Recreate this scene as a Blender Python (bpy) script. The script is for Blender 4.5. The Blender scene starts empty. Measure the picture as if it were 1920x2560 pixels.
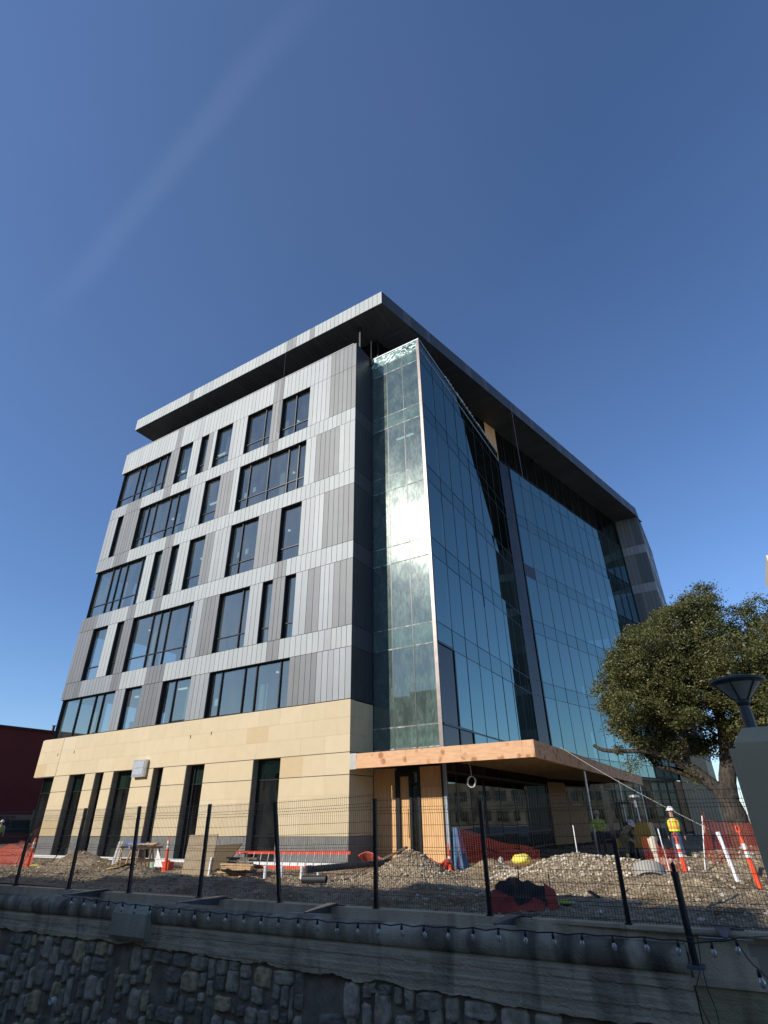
import bpy, math, random
from mathutils import Vector, noise, Matrix
random.seed(7)
R = math.radians
scene = bpy.context.scene
COL = scene.collection

# ------------------------------------------------------------------ helpers
class MB:
    def __init__(s): s.v = []; s.f = []; s.m = []
    def face(s, pts, mi=0):
        b = len(s.v); s.v += [tuple(p) for p in pts]; s.f.append(tuple(range(b, b + len(pts)))); s.m.append(mi)
    def hexa(s, c, mi=0):
        b = len(s.v); s.v += [tuple(p) for p in c]
        for q in ((0,3,2,1),(4,5,6,7),(0,1,5,4),(1,2,6,5),(2,3,7,6),(3,0,4,7)):
            s.f.append(tuple(b+i for i in q)); s.m.append(mi)
    def box(s, x0, x1, y0, y1, z0, z1, mi=0):
        s.hexa([(x0,y0,z0),(x1,y0,z0),(x1,y1,z0),(x0,y1,z0),(x0,y0,z1),(x1,y0,z1),(x1,y1,z1),(x0,y1,z1)], mi)
    def obox(s, P, d, l0, l1, n0, n1, z0, z1, mi=0):
        # box along horizontal direction d from P; n is the outward normal (d rotated clockwise)
        n = (d[1], -d[0])
        q = lambda l, k: (P[0]+d[0]*l+n[0]*k, P[1]+d[1]*l+n[1]*k)
        a, b, c, e = q(l0,n0), q(l1,n0), q(l1,n1), q(l0,n1)
        s.hexa([(*a,z0),(*b,z0),(*c,z0),(*e,z0),(*a,z1),(*b,z1),(*c,z1),(*e,z1)], mi)
    def tube(s, pts, r, n=8, mi=0, cap=True):
        pts = [Vector(p) for p in pts]
        rs = r if isinstance(r, (list, tuple)) else [r]*len(pts)
        rings = []; u = None
        for i, p in enumerate(pts):
            t = (pts[min(i+1,len(pts)-1)] - pts[max(i-1,0)])
            if t.length < 1e-9: t = Vector((0,0,1))
            t.normalize()
            if u is None:
                u = t.orthogonal().normalized()
            else:
                u = u - t*u.dot(t)
                u = u.normalized() if u.length > 1e-6 else t.orthogonal().normalized()
            w = t.cross(u); b = len(s.v); rings.append(b)
            for k in range(n):
                a = 2*math.pi*k/n; q = p + (u*math.cos(a) + w*math.sin(a))*rs[i]; s.v.append(tuple(q))
        for i in range(len(pts)-1):
            for k in range(n):
                k2 = (k+1) % n
                s.f.append((rings[i]+k, rings[i]+k2, rings[i+1]+k2, rings[i+1]+k)); s.m.append(mi)
        if cap:
            s.f.append(tuple(rings[0]+k for k in reversed(range(n)))); s.m.append(mi)
            s.f.append(tuple(rings[-1]+k for k in range(n))); s.m.append(mi)
    def lathe(s, prof, c=(0,0,0), n=24, mi=0):
        rings = []
        for r, z in prof:
            rings.append(len(s.v))
            for k in range(n):
                a = 2*math.pi*k/n; s.v.append((c[0]+r*math.cos(a), c[1]+r*math.sin(a), c[2]+z))
        for i in range(len(prof)-1):
            for k in range(n):
                k2 = (k+1) % n
                s.f.append((rings[i]+k, rings[i]+k2, rings[i+1]+k2, rings[i+1]+k)); s.m.append(mi)
    def beam(s, a, b, w, h, mi=0):
        a = Vector(a); b = Vector(b); t = (b-a).normalized()
        u = t.cross(Vector((0,0,1)))
        u = u.normalized() if u.length > 1e-4 else Vector((1,0,0))
        v = u.cross(t).normalized()
        u = u*w/2; v = v*h/2
        s.hexa([a-u-v, a+u-v, a+u+v, a-u+v, b-u-v, b+u-v, b+u+v, b-u+v], mi)
    def grid(s, fn, nu, nv, mi=0):
        b = len(s.v)
        for i in range(nu+1):
            for j in range(nv+1): s.v.append(tuple(fn(i/nu, j/nv)))
        for i in range(nu):
            for j in range(nv):
                q = b+i*(nv+1)+j; s.f.append((q, q+nv+1, q+nv+2, q+1)); s.m.append(mi)
    def build(s, name, mats, parent=None, smooth=False, loc=None):
        o_ = Vector(wl_(parent)) if parent else Vector(loc or (0,0,0))
        me = bpy.data.meshes.new(name)
        me.from_pydata([tuple(Vector(v)-o_) for v in s.v] if o_.length else s.v, [], s.f)
        for m in (mats if isinstance(mats, (list, tuple)) else [mats]): me.materials.append(m)
        me.polygons.foreach_set('material_index', s.m)
        if smooth: me.polygons.foreach_set('use_smooth', [True]*len(s.f))
        me.update()
        ob = bpy.data.objects.new(name, me); COL.objects.link(ob)
        if parent:
            ob.parent = parent; WL[ob.name] = o_
        else:
            ob.location = o_; WL[ob.name] = o_
        return ob
WL = {}
def wl_(o): return WL.get(o.name, Vector((0,0,0)))
def tag(o, label=None, cat=None, group=None, kind=None):
    if label: o['label'] = label
    if cat: o['category'] = cat
    if group: o['group'] = group
    if kind: o['kind'] = kind
    return o
def empty(name, loc, label=None, cat=None, group=None, local=False):
    o = bpy.data.objects.new(name, None); COL.objects.link(o); o.location = loc; o.empty_display_size = .3
    WL[o.name] = Vector((0,0,0)) if local else Vector(loc)
    return tag(o, label, cat, group)
def copy_tree(o, loc=None, rz=None, label=None, parent=None):
    c = o.copy(); COL.objects.link(c)
    if parent: c.parent = parent
    if loc is not None: c.location = loc
    if rz is not None: c.rotation_euler = (0,0,rz)
    if label: c['label'] = label
    for ch in list(o.children): copy_tree(ch, parent=c)
    return c
def lerp(a, b, t): return a+(b-a)*t
def proj_sun(): pass

# ------------------------------------------------------------------ materials
def new_mat(name):
    m = bpy.data.materials.new(name); m.use_nodes = True
    nt = m.node_tree; nt.nodes.clear()
    out = nt.nodes.new('ShaderNodeOutputMaterial')
    return m, nt, out
def N(nt, t, **k):
    n = nt.nodes.new('ShaderNode'+t)
    for a, b in k.items(): setattr(n, a, b)
    return n
def ramp(nt, src, stops):
    r = N(nt, 'ValToRGB'); nt.links.new(src, r.inputs[0])
    e = r.color_ramp.elements
    while len(e) < len(stops): e.new(.5)
    for i, (p, c) in enumerate(stops):
        e[i].position = p; e[i].color = (*c, 1) if len(c) == 3 else c
    return r.outputs[0]
def tex(nt, scale=5, detail=4, rough=.55, stretch=(1,1,1), kind='NoiseTexture', obj=True):
    tc = N(nt, 'TexCoord'); mp = N(nt, 'Mapping'); mp.inputs['Scale'].default_value = stretch
    nt.links.new(tc.outputs['Object' if obj else 'Generated'], mp.inputs[0])
    n = N(nt, kind.replace('Texture','')+'' if False else kind[0:0]+('Tex'+kind.replace('Texture','')))
    nt.links.new(mp.outputs[0], n.inputs['Vector']); n.inputs['Scale'].default_value = scale
    if 'Detail' in n.inputs: n.inputs['Detail'].default_value = detail
    return n
def pmat(name, c1, c2=None, rough=.7, metal=0, scale=4, stretch=(1,1,1), bump=0, bscale=None, p=(.35,.65), spec=.5, detail=5, c3=None):
    m, nt, out = new_mat(name)
    b = N(nt, 'BsdfPrincipled'); nt.links.new(b.outputs[0], out.inputs[0])
    b.inputs['Roughness'].default_value = rough; b.inputs['Metallic'].default_value = metal
    b.inputs['Specular IOR Level'].default_value = spec
    if c2 is None: c2 = tuple(min(1, x*1.12) for x in c1)
    n = tex(nt, scale, detail, stretch=stretch)
    st = [(p[0], c1), (p[1], c2)]
    if c3: st.append((min(1, p[1]+.12), c3))
    col = ramp(nt, n.outputs['Fac'], st)
    nt.links.new(col, b.inputs['Base Color'])
    if bump:
        n2 = tex(nt, bscale or scale*3, 6, stretch=stretch)
        bp = N(nt, 'Bump'); bp.inputs['Strength'].default_value = 1; bp.inputs['Distance'].default_value = bump
        nt.links.new(n2.outputs['Fac'], bp.inputs['Height']); nt.links.new(bp.outputs[0], b.inputs['Normal'])
    return m
def glass(name, tint, refl, base, edge, dirt=0, dirtcol=(.5,.52,.5), rough=0.0, dscale=3, grough=.25, gfac=.0, power=1.6, even=.12):
    """see-through tinted pane: transparent + glossy by facing angle, plus optional dried-on dust film"""
    m, nt, out = new_mat(name); L = nt.links.new
    tr = N(nt, 'BsdfTransparent'); tr.inputs[0].default_value = (*tint, 1)
    gl = N(nt, 'BsdfGlossy'); gl.inputs['Color'].default_value = (*refl, 1); gl.inputs['Roughness'].default_value = rough
    lw = N(nt, 'LayerWeight'); lw.inputs['Blend'].default_value = .5
    pw = N(nt, 'Math', operation='POWER'); pw.inputs[1].default_value = power; L(lw.outputs['Facing'], pw.inputs[0])
    mr = N(nt, 'MapRange'); mr.inputs['To Min'].default_value = base; mr.inputs['To Max'].default_value = edge
    L(pw.outputs[0], mr.inputs[0])
    mx = N(nt, 'MixShader'); L(mr.outputs[0], mx.inputs[0]); L(tr.outputs[0], mx.inputs[1]); L(gl.outputs[0], mx.inputs[2])
    last = mx.outputs[0]
    if dirt:
        n = tex(nt, dscale, 8, stretch=(1,1,.35)); n2 = tex(nt, dscale*.22, 2, stretch=(1,1,.6))
        mu = N(nt, 'Math', operation='MULTIPLY'); L(n.outputs['Fac'], mu.inputs[0]); L(n2.outputs['Fac'], mu.inputs[1])
        f = N(nt, 'MapRange'); f.inputs['From Min'].default_value = .16; f.inputs['From Max'].default_value = .38
        f.inputs['To Max'].default_value = dirt; f.inputs['To Min'].default_value = dirt*even; L(mu.outputs[0], f.inputs[0])
        df = N(nt, 'BsdfDiffuse'); df.inputs[0].default_value = (*dirtcol, 1)
        g2 = N(nt, 'BsdfGlossy'); g2.inputs['Color'].default_value = (.8,.9,.85,1); g2.inputs['Roughness'].default_value = grough
        mg = N(nt, 'MixShader'); mg.inputs[0].default_value = gfac; L(df.outputs[0], mg.inputs[1]); L(g2.outputs[0], mg.inputs[2])
        m2 = N(nt, 'MixShader'); L(f.outputs[0], m2.inputs[0]); L(last, m2.inputs[1]); L(mg.outputs[0], m2.inputs[2]); last = m2.outputs[0]
    L(last, out.inputs[0])
    return m
def emit(name, c, s):
    m, nt, out = new_mat(name); e = N(nt, 'Emission'); e.inputs[0].default_value = (*c,1); e.inputs[1].default_value = s
    nt.links.new(e.outputs[0], out.inputs[0]); return m

LIGHT = [pmat('panel_silver_%d'%i, (a,a*1.06,a*1.04), (a*1.04,a*1.10,a*1.08), rough=.55, metal=.05, spec=.25, scale=1.2) for i, a in enumerate((.335,.348,.36))]
MID = [pmat('panel_pewter_%d'%i, (a,a*1.07,a*1.1), (a*1.06,a*1.14,a*1.17), rough=.52, metal=.12, scale=1.2) for i, a in enumerate((.215,.24))]
DARK = [pmat('panel_graphite_%d'%i, (a,a*1.05,a*1.07), (a*1.1,a*1.15,a*1.17), rough=.55, metal=.1, scale=1.2) for i, a in enumerate((.125,.134,.143))]
JOINT = pmat('joint_black', (.012,.013,.014), rough=.8)
PANELS = LIGHT + MID + DARK + [JOINT]
TONE = {'L': (0,1,2), 'M': (3,4), 'D': (5,6,7)}
STONE = [pmat('limestone_%d'%i, c, tuple(x*1.06 for x in c), rough=.85, scale=2.2, bump=.004, bscale=26, p=(.3,.7)) for i, c in
         enumerate(((.56,.46,.295),(.575,.475,.31),(.545,.45,.29),(.52,.40,.235),(.57,.485,.34)))]
BASEC = pmat('base_course_grey', (.13,.13,.12), (.21,.21,.2), rough=.8, scale=7, stretch=(5,5,.5), bump=.006, bscale=12)
FRAME = pmat('frame_black_aluminium', (.016,.017,.019), (.022,.024,.027), rough=.35, metal=.3)
MULL = pmat('mullion_dark', (.02,.028,.034), rough=.4)
DUSTMULL = pmat('mullion_dusty', (.14,.15,.15), (.5,.52,.5), rough=.6, scale=5, stretch=(1,1,1), p=(.45,.7))
POSTC = pmat('corner_post_bronze', (.16,.135,.125), (.2,.17,.16), rough=.4, metal=.5)
G_WIN = glass('window_glass', (.46,.54,.52), (.78,.78,.66), .21, .80, dirt=.20, dirtcol=(.22,.235,.23), dscale=1.6)
G_GF = glass('ground_window_glass', (.10,.12,.12), (.7,.8,.8), .09, .55, dirt=.09, dirtcol=(.2,.2,.19), dscale=2.2)
G_GREEN = glass('spandrel_green_glass', (.03,.07,.055), (.6,.85,.75), .12, .6, dirt=.25, dirtcol=(.06,.12,.09), dscale=1)
G_TOWER = glass('tower_front_glass', (.38,.50,.46), (.7,.86,.84), .12, .6, dirt=.50, dirtcol=(.19,.26,.23), dscale=9, grough=.20, gfac=.03, even=.45)
G_TSPAN = glass('tower_spandrel_glass', (.1,.16,.14), (.7,.9,.82), .12, .6, dirt=.58, dirtcol=(.20,.30,.26), dscale=9, grough=.20, gfac=.028, even=.5)
G_SIDE = glass('curtain_wall_glass', (.15,.24,.26), (.29,.385,.36), .25, .95, power=1.0)
G_SSPAN = glass('curtain_spandrel_glass', (.03,.05,.06), (.26,.35,.33), .27, .95, power=1.0)
G_DARK = glass('unfilmed_glass', (.12,.10,.11), (.30,.27,.25), .10, .7, dirt=.1, dirtcol=(.3,.28,.3))
G_CAN = glass('entrance_glass', (.05,.06,.06), (.34,.37,.36), .10, .8)
G_CLER = glass('clerestory_glass', (.12,.2,.18), (.5,.6,.6), .06, .6)
PLY = pmat('plywood', (.62,.36,.16), (.74,.45,.21), rough=.8, scale=3, stretch=(4,4,.6), c3=(.55,.30,.12))
def ply_fascia():
    m = pmat('plywood_fascia', (.60,.34,.18), (.70,.42,.24), rough=.8, scale=2.2, stretch=(1,1,5))
    nt = m.node_tree; L = nt.links.new; b = [n for n in nt.nodes if n.type == 'BSDF_PRINCIPLED'][0]
    src = b.inputs['Base Color'].links[0].from_socket
    v = tex(nt, 2.6, 0, kind='VoronoiTexture'); n = tex(nt, 1.6, 2)
    a = ramp(nt, v.outputs['Distance'], [(.26,(1,1,1)),(.42,(0,0,0))]); c = ramp(nt, n.outputs['Fac'], [(.42,(0,0,0)),(.52,(1,1,1))])
    mu = N(nt, 'Mix', data_type='RGBA', blend_type='MULTIPLY'); mu.inputs[0].default_value = 1; L(a, mu.inputs[6]); L(c, mu.inputs[7])
    mx = N(nt, 'Mix', data_type='RGBA'); L(mu.outputs[2], mx.inputs[0]); L(src, mx.inputs[6]); mx.inputs[7].default_value = (.40,.17,.07,1)
    L(mx.outputs[2], b.inputs['Base Color']); return m
PLYF = ply_fascia()
WOOD = pmat('lumber', (.42,.27,.14), (.55,.38,.22), rough=.85, scale=4, stretch=(1,1,1))
WOODD = pmat('weathered_plank', (.10,.08,.06), (.18,.14,.10), rough=.9, scale=6)
CONC = pmat('interior_concrete', (.34,.35,.33), (.44,.45,.43), rough=.9, scale=2)
SLAB = pmat('floor_slab', (.16,.17,.165), (.24,.25,.24), rough=.9, scale=1.5)
INNER = pmat('interior_wall', (.26,.27,.27), (.36,.37,.36), rough=.9, scale=.8)
SOFF = pmat('soffit_panel', (.045,.047,.05), (.06,.062,.066), rough=.5, metal=.3, scale=1)
WHITE = pmat('white_plastic', (.72,.73,.72), (.8,.8,.79), rough=.6)
PAPER = pmat('white_paper', (.62,.75,.72), rough=.8)
ORANGE = pmat('safety_orange', (.78,.07,.02), (.88,.11,.03), rough=.5)
REDO = pmat('fiberglass_red', (.72,.06,.03), (.8,.09,.04), rough=.45)
NET = pmat('netting_orange', (.48,.05,.025), (.56,.07,.03), rough=.6)
SILVER = pmat('aluminium', (.55,.56,.58), (.66,.67,.68), rough=.35, metal=.7)
BLACKP = pmat('black_plastic', (.015,.016,.018), (.03,.032,.035), rough=.45)
BLACKM = pmat('black_paint', (.008,.009,.011), (.013,.014,.018), rough=.35)
YELLOW = pmat('yellow_plastic', (.75,.60,.08), (.85,.72,.15), rough=.7)
DIRT = None
def dirt_mat():
    m, nt, out = new_mat('construction_dirt'); L = nt.links.new
    b = N(nt, 'BsdfPrincipled'); L(b.outputs[0], out.inputs[0]); b.inputs['Roughness'].default_value = .95
    b.inputs['Specular IOR Level'].default_value = .15
    n1 = tex(nt, .55, 6); n2 = tex(nt, 9, 8); v = tex(nt, 11, kind='VoronoiTexture')
    c1 = ramp(nt, n1.outputs['Fac'], [(.34,(.24,.175,.10)),(.5,(.44,.35,.235)),(.64,(.29,.22,.135))])
    c2 = ramp(nt, n2.outputs['Fac'], [(.3,(.45,.43,.4)),(.6,(1,1,1)),(.75,(1.15,1.12,1.05))])
    mu = N(nt, 'Mix', data_type='RGBA', blend_type='MULTIPLY'); mu.inputs[0].default_value = .9; L(c1, mu.inputs[6]); L(c2, mu.inputs[7])
    L(mu.outputs[2], b.inputs['Base Color'])
    ad = N(nt, 'Math', operation='ADD'); L(n2.outputs['Fac'], ad.inputs[0]); L(v.outputs['Distance'], ad.inputs[1])
    bp = N(nt, 'Bump'); bp.inputs['Distance'].default_value = .06; bp.inputs['Strength'].default_value = 1; L(ad.outputs[0], bp.inputs['Height'])
    L(bp.outputs[0], b.inputs['Normal'])
    return m
DIRT = dirt_mat()
def wall_conc(name, a, b_, st, scale=1.6, boards=False, lighten=1.0):
    """weathered concrete with dark vertical run-off stains"""
    m, nt, out = new_mat(name); L = nt.links.new
    b = N(nt, 'BsdfPrincipled'); L(b.outputs[0], out.inputs[0]); b.inputs['Roughness'].default_value = .92; b.inputs['Specular IOR Level'].default_value = .2
    n1 = tex(nt, scale, 8); n2 = tex(nt, .75, 8, stretch=(1.7,1.7,.5)); n2.inputs['Distortion'].default_value = 1.2; n3 = tex(nt, 30, 4)
    c1 = ramp(nt, n1.outputs['Fac'], [(.35,a),(.65,b_)])
    c2 = ramp(nt, n2.outputs['Fac'], st)
    mu = N(nt, 'Mix', data_type='RGBA', blend_type='MULTIPLY'); mu.inputs[0].default_value = 1; L(c1, mu.inputs[6]); L(c2, mu.inputs[7])
    L(mu.outputs[2], b.inputs['Base Color'])
    h = n3.outputs['Fac']
    if boards:
        w = tex(nt, 1, 5, stretch=(.35,.35,13)); ad = N(nt, 'Math', operation='MULTIPLY_ADD'); ad.inputs[1].default_value = 1.3
        L(w.outputs['Fac'], ad.inputs[0]); L(h, ad.inputs[2]); h = ad.outputs[0]
    bp = N(nt, 'Bump'); bp.inputs['Distance'].default_value = .02; L(h, bp.inputs['Height']); L(bp.outputs[0], b.inputs['Normal'])
    return m
CURB = wall_conc('curb_concrete', (.50,.40,.27), (.60,.49,.34), [(.3,(.6,.6,.6)),(.55,(1,1,1))])
COPE = wall_conc('old_coping_concrete', (.36,.31,.225), (.52,.45,.33), [(.34,(.2,.2,.2)),(.47,(.5,.5,.5)),(.62,(1,1,1))], scale=2.5)
BAND = wall_conc('board_marked_concrete', (.42,.34,.23), (.56,.46,.32), [(.3,(.4,.4,.4)),(.5,(1,1,1))], boards=True)
PLAST = wall_conc('ochre_plaster', (.32,.255,.15), (.42,.34,.20), [(.3,(.5,.5,.45)),(.5,(1,1,1))], boards=True)
MORTAR = pmat('mortar_dark', (.13,.11,.08), (.26,.22,.155), rough=.95, scale=3, bump=.02, bscale=14)
ROCKS = [pmat('wall_stone_%d'%i, tuple(x*.62 for x in c), tuple(x*1.15 for x in c), rough=.95, scale=6, bump=.02, bscale=18) for i, c in
         enumerate(((.45,.385,.28),(.53,.455,.335),(.34,.295,.22),(.52,.41,.24),(.27,.235,.18)))]

# ------------------------------------------------------------------ office building
B = empty('office_building', (0,0,0), 'six storey office block with a stone base, grey metal panelling and a teal glass corner', 'office building')
ZB = [(28.93,26.93),(23.5,22.5),(19.0,18.0),(14.42,13.4),(9.85,8.78)]
def segs(L, end=0.0):
    return [(L[i][0], L[i+1][0] if i+1 < len(L) else end, L[i][1]) for i in range(len(L))]
XL = -23.62
bands = {0: [(XL,'L'),(-17.09,'D'),(-16.43,'L'),(-14.88,'M'),(-14.03,'L'),(-6.99,'D'),(-6.09,'L'),(-3.7,'M'),(-1.98,'D')],
 1: [(XL,'M'),(-21.59,'D'),(-19.9,'L'),(-17.34,'D'),(-16.5,'L'),(-14.68,'M'),(-14.14,'L'),(-7.0,'D'),(-6.15,'L')],
 2: [(XL,'M'),(-21.59,'D'),(-19.96,'L'),(-15.84,'D'),(-14.98,'L')],
 3: [(XL,'D'),(-21.75,'M'),(-20.17,'L'),(-18.4,'D'),(-17.58,'L'),(-15.83,'D'),(-14.97,'L'),(-5.4,'D'),(-4.53,'L')],
 4: [(XL,'D'),(-21.71,'M'),(-18.42,'D'),(-17.53,'L'),(-15.08,'D'),(-13.44,'L'),(-5.41,'D'),(-4.58,'L'),(-1.65,'M'),(-1.22,'L')]}
rows = [ # z0, z1, windows(x0,x1,mullions), fields
 (23.5,26.93,[(-23.25,-17.43,[-21.41,-20.65,-18.96,-18.09]),(-16.45,-14.97,[]),(-14.05,-13.25,[]),(-12.39,-10.79,[-10.95]),(-9.33,-6.99,[-7.72]),(-6.1,-3.7,[-4.98])],
   [(-17.43,-16.45,'D'),(-14.97,-14.45,'L'),(-14.45,-14.05,'M'),(-13.25,-12.74,'D'),(-12.74,-12.39,'L'),(-10.79,-9.33,'M'),(-6.99,-6.1,'D'),(-3.7,-1.98,'M'),(-1.98,0,'D')]),
 (19.0,22.5,[(-22.45,-21.75,[]),(-19.82,-14.2,[-18.95,-18.09,-16.52,-15.65]),(-12.74,-11.22,[]),(-9.4,-3.7,[-8.58,-6.89,-5.24,-4.41])],
   [(XL,-22.45,'M'),(-21.75,-19.82,'D'),(-14.2,-12.74,'M'),(-11.22,-9.95,'D'),(-9.95,-9.4,'L'),(-3.7,-2.89,'L'),(-2.89,-1.13,'D'),(-1.13,0,'L')]),
 (14.42,18.0,[(-23.3,-17.68,[-21.57,-20.8,-19.94,-18.27]),(-16.76,-15.95,[]),(-15.03,-14.27,[]),(-13.25,-11.75,[]),(-9.45,-7.1,[-8.58]),(-5.29,-3.72,[])],
   [(-17.68,-16.76,'L'),(-15.95,-15.03,'D'),(-14.27,-13.25,'L'),(-11.75,-10.88,'D'),(-10.88,-9.45,'M'),(-7.1,-5.29,'D'),(-3.72,-2.07,'M'),(-2.07,0,'D')]),
 (9.85,13.4,[(-21.9,-20.25,[]),(-19.24,-18.5,[]),(-17.57,-11.79,[-15.75,-14.97,-14.16,-12.4]),(-9.6,-7.16,[-7.83]),(-6.18,-5.43,[]),(-4.52,-3.76,[])],
   [(XL,-21.9,'D'),(-20.25,-19.24,'L'),(-18.5,-17.57,'D'),(-11.79,-10.94,'M'),(-10.94,-9.6,'D'),(-7.16,-6.18,'M'),(-5.43,-4.52,'D'),(-3.76,-2.91,'M'),(-2.91,-2.08,'D'),(-2.08,-1.19,'M'),(-1.19,0,'D')]),
 (6.38,8.78,[(-23.4,-17.76,[-21.65,-19.99,-19.17]),(-16.8,-15.25,[]),(-13.38,-10.97,[-12.44]),(-9.5,-3.78,[-8.7,-7.0,-6.15,-4.5])],
   [(-17.76,-16.8,'M'),(-15.25,-13.38,'D'),(-10.97,-9.5,'M'),(-3.78,-2.06,'D'),(-2.06,0,'M')]),
]
pm = MB()
G_ = .024
def strip(x0, x1, z0, z1, tone, y=0.0, w=.345):
    n = max(1, round((x1-x0)/w))
    for i in range(n):
        a = lerp(x0, x1, i/n)+G_/2; b = lerp(x0, x1, (i+1)/n)-G_/2
        dy = random.uniform(-.0015,.0015)
        pm.box(a, b, y+dy, y+.05, z0+G_/2, z1-G_/2, random.choice(TONE[tone]))
for k, (zt, zb) in enumerate(ZB):
    for x0, x1, t in segs(bands[k]): strip(x0, x1, zb, zt, t)
    pm.box(XL+.02, -.03, .05, .12, zb+.01, zt-.01, 8)
    pm.box(XL, XL+.05, .052, 3.0, zb+.01, zt-.01, 1)      # return on the far end
for z0, z1, wins, fields in rows:
    for x0, x1, t in fields:
        strip(x0, x1, z0, z1, t)
        pm.box(x0+.015, x1-.015, .05, .35, z0+.01, z1-.01, 8)
pm.box(-23.3, -.2, -.02, 1.4, 28.93, 28.99, 1)            # parapet cap
metal_panelling = pm.build('metal_panelling', PANELS, B)
# end wall, shade put into its dark panel colours, at x = 0 (y 0..1.89)
pe = MB()
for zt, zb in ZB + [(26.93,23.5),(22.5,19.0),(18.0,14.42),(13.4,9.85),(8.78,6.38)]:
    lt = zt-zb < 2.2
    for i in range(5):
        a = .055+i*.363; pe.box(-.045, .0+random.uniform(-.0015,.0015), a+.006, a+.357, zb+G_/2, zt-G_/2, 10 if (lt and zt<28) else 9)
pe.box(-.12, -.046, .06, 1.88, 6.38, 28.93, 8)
pe.build('end_panelling', PANELS+[pmat('panel_anthracite', (.03,.034,.042), (.036,.04,.05), rough=.4), pmat('panel_end_shade_b', (.05,.055,.065), rough=.4)], B)

def window(x0, x1, z0, z1, mull, wall_end=False, gf=False, tr=None):
    """frame mesh is the part, its panes and stickers are sub-parts"""
    yg = .25 if not gf else .42
    f = MB(); w = .055
    ya, yb = yg-.06, yg+.08
    f.box(x0, x0+w, ya, yb, z0, z1); f.box(x1-w, x1, ya, yb, z0, z1)
    f.box(x0+w, x1-w, ya, yb, z0, z0+w); f.box(x0+w, x1-w, ya, yb, z1-w, z1)
    xs = [x0+w] + mull + [x1-w]
    for m in mull: f.box(m-.03, m+.03, ya-.02, yb, z0+w, z1-w)
    zs = [z0+w] + (tr or []) + [z1-w]
    for t in (tr or []):
        for a, b in zip(xs[:-1], xs[1:]): f.box(a+.03, b-.03, ya+.012, yb, t-.028, t+.028)
    # reveals in black, shade put into their colour
    if not gf:
        f.box(x0-.012, x0, .052, ya, z0, z1); f.box(x1, x1+.012, .052, ya, z0, z1)
        f.box(x0, x1, .052, ya, z1-.012, z1+.006); f.box(x0, x1, .03, ya, z0-.006, z0+.012)
    fo = f.build('window', FRAME, B)
    g = MB()
    for a, b in zip(xs[:-1], xs[1:]):
        for i, (c, d) in enumerate(zip(zs[:-1], zs[1:])):
            mi = 1 if (gf and i == len(zs)-2) else 0
            t1, t2 = random.uniform(-.004,.004), random.uniform(-.004,.004)
            g.face([(a,yg+t1,c),(b,yg-t1,c),(b,yg-t1+t2,d),(a,yg+t1+t2,d)], mi)
    g.build('pane', [G_GF if gf else G_WIN, G_GREEN], fo)
    return fo
for ri, (z0, z1, wins, fields) in enumerate(rows):
    for wi, (x0, x1, mull) in enumerate(wins):
        tr = [z0+.87] if z1-z0 > 3 else None
        fo = window(x0, x1, z0, z1, mull, tr=tr)
        st = {(1,3):[(-8.95,20.0),(-8.2,20.2)], (2,4):[(-8.85,15.7),(-8.2,15.75)], (4,3):[(-9.1,7.0)]}.get((ri,wi), [])
        if st:
            s = MB()
            for sx, sz in st: s.box(sx, sx+.26, .265, .27, sz, sz+.36)
            s.build('sticker', PAPER, fo)
        if wi == 0 and x0 < -23:      # glass wraps round the far corner
            s = MB(); s.box(x0-.03, x0+.03, .1, .22, z0, z1); s.box(x0-.03, x0+.03, 2.9, 3.0, z0, z1); s.build('corner_frame', FRAME, fo)
            s = MB(); s.face([(x0,.22,z0),(x0,2.9,z0),(x0,2.9,z1),(x0,.22,z1)]); s.build('side_pane', G_WIN, fo)
# ---- stone base
gfw = [(-24.34,-22.05),(-20.47,-18.89),(-17.92,-17.13),(-16.25,-14.53),(-12.83,-12.02),(-10.25,-8.90),(-5.60,-3.89)]
st = MB()
def ashlar(x0, x1, z0, z1, nrow, L=1.35, y0=0, y1=.3, axis='x', off=0):
    for r in range(nrow):
        za, zb = lerp(z0, z1, r/nrow), lerp(z0, z1, (r+1)/nrow)
        n = max(1, round((x1-x0)/L)); o = (r % 2)*.5 if n > 1 else 0
        cuts = sorted(set([x0] + [x0+(i+o)*(x1-x0)/n for i in range(0 if o else 1, n)] + [x1]))
        for a, b in zip(cuts[:-1], cuts[1:]):
            t = random.choices((0,1,2,3,4), (40,30,30,2,5))[0]
            d = random.uniform(-.001,.001)
            if axis == 'x': st.box(a+.0025, b-.0025, y0+d, y1, za+.0025, zb-.0025, t)
            else: st.box(y0-.3, y0+d, a+.0025, b-.0025, za+.0025, zb-.0025, t)
ashlar(-24.34, -22.0, 4.165, 6.33, 3); ashlar(-21.97, 0, 4.165, 6.33, 3)
piers = []
for (a, b), (c, d) in zip(gfw[:-1], gfw[1:]): piers.append((b, c))
piers.append((-3.89, 0.0))
for a, b in piers:
    ashlar(a, b, 3.285, 4.135, 1, y1=.45); ashlar(a, b, 1.0, 3.255, 3 if b-a > 1.3 else 2, y1=.45)
st.box(-24.3, -.05, .05, .40, 6.33, 6.37, 4)
stone_base = st.build('stone_base', STONE, B)
s2 = MB()
st = s2
ashlar(.302, 1.88, 4.165, 6.33, 3, L=.8, axis='y'); ashlar(.452, 1.88, 3.285, 4.135, 1, L=.8, axis='y'); ashlar(.452, 1.88, 1.0, 3.255, 3, L=.8, axis='y')
s2.box(-24.3, -.302, .302, .5, 4.17, 6.32, 0)
s2.build('stone_return', STONE, B)
bc = MB()
for a, b in piers: bc = MB(); bc.box(a+.004, b-.004, .012, .45, 0.02, .985); bc.build('base_course', BASEC, B)
bc = MB(); bc.box(-.44, -.012, .452, 1.88, .02, .985); bc.build('base_course', BASEC, B); bc = MB()
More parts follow.
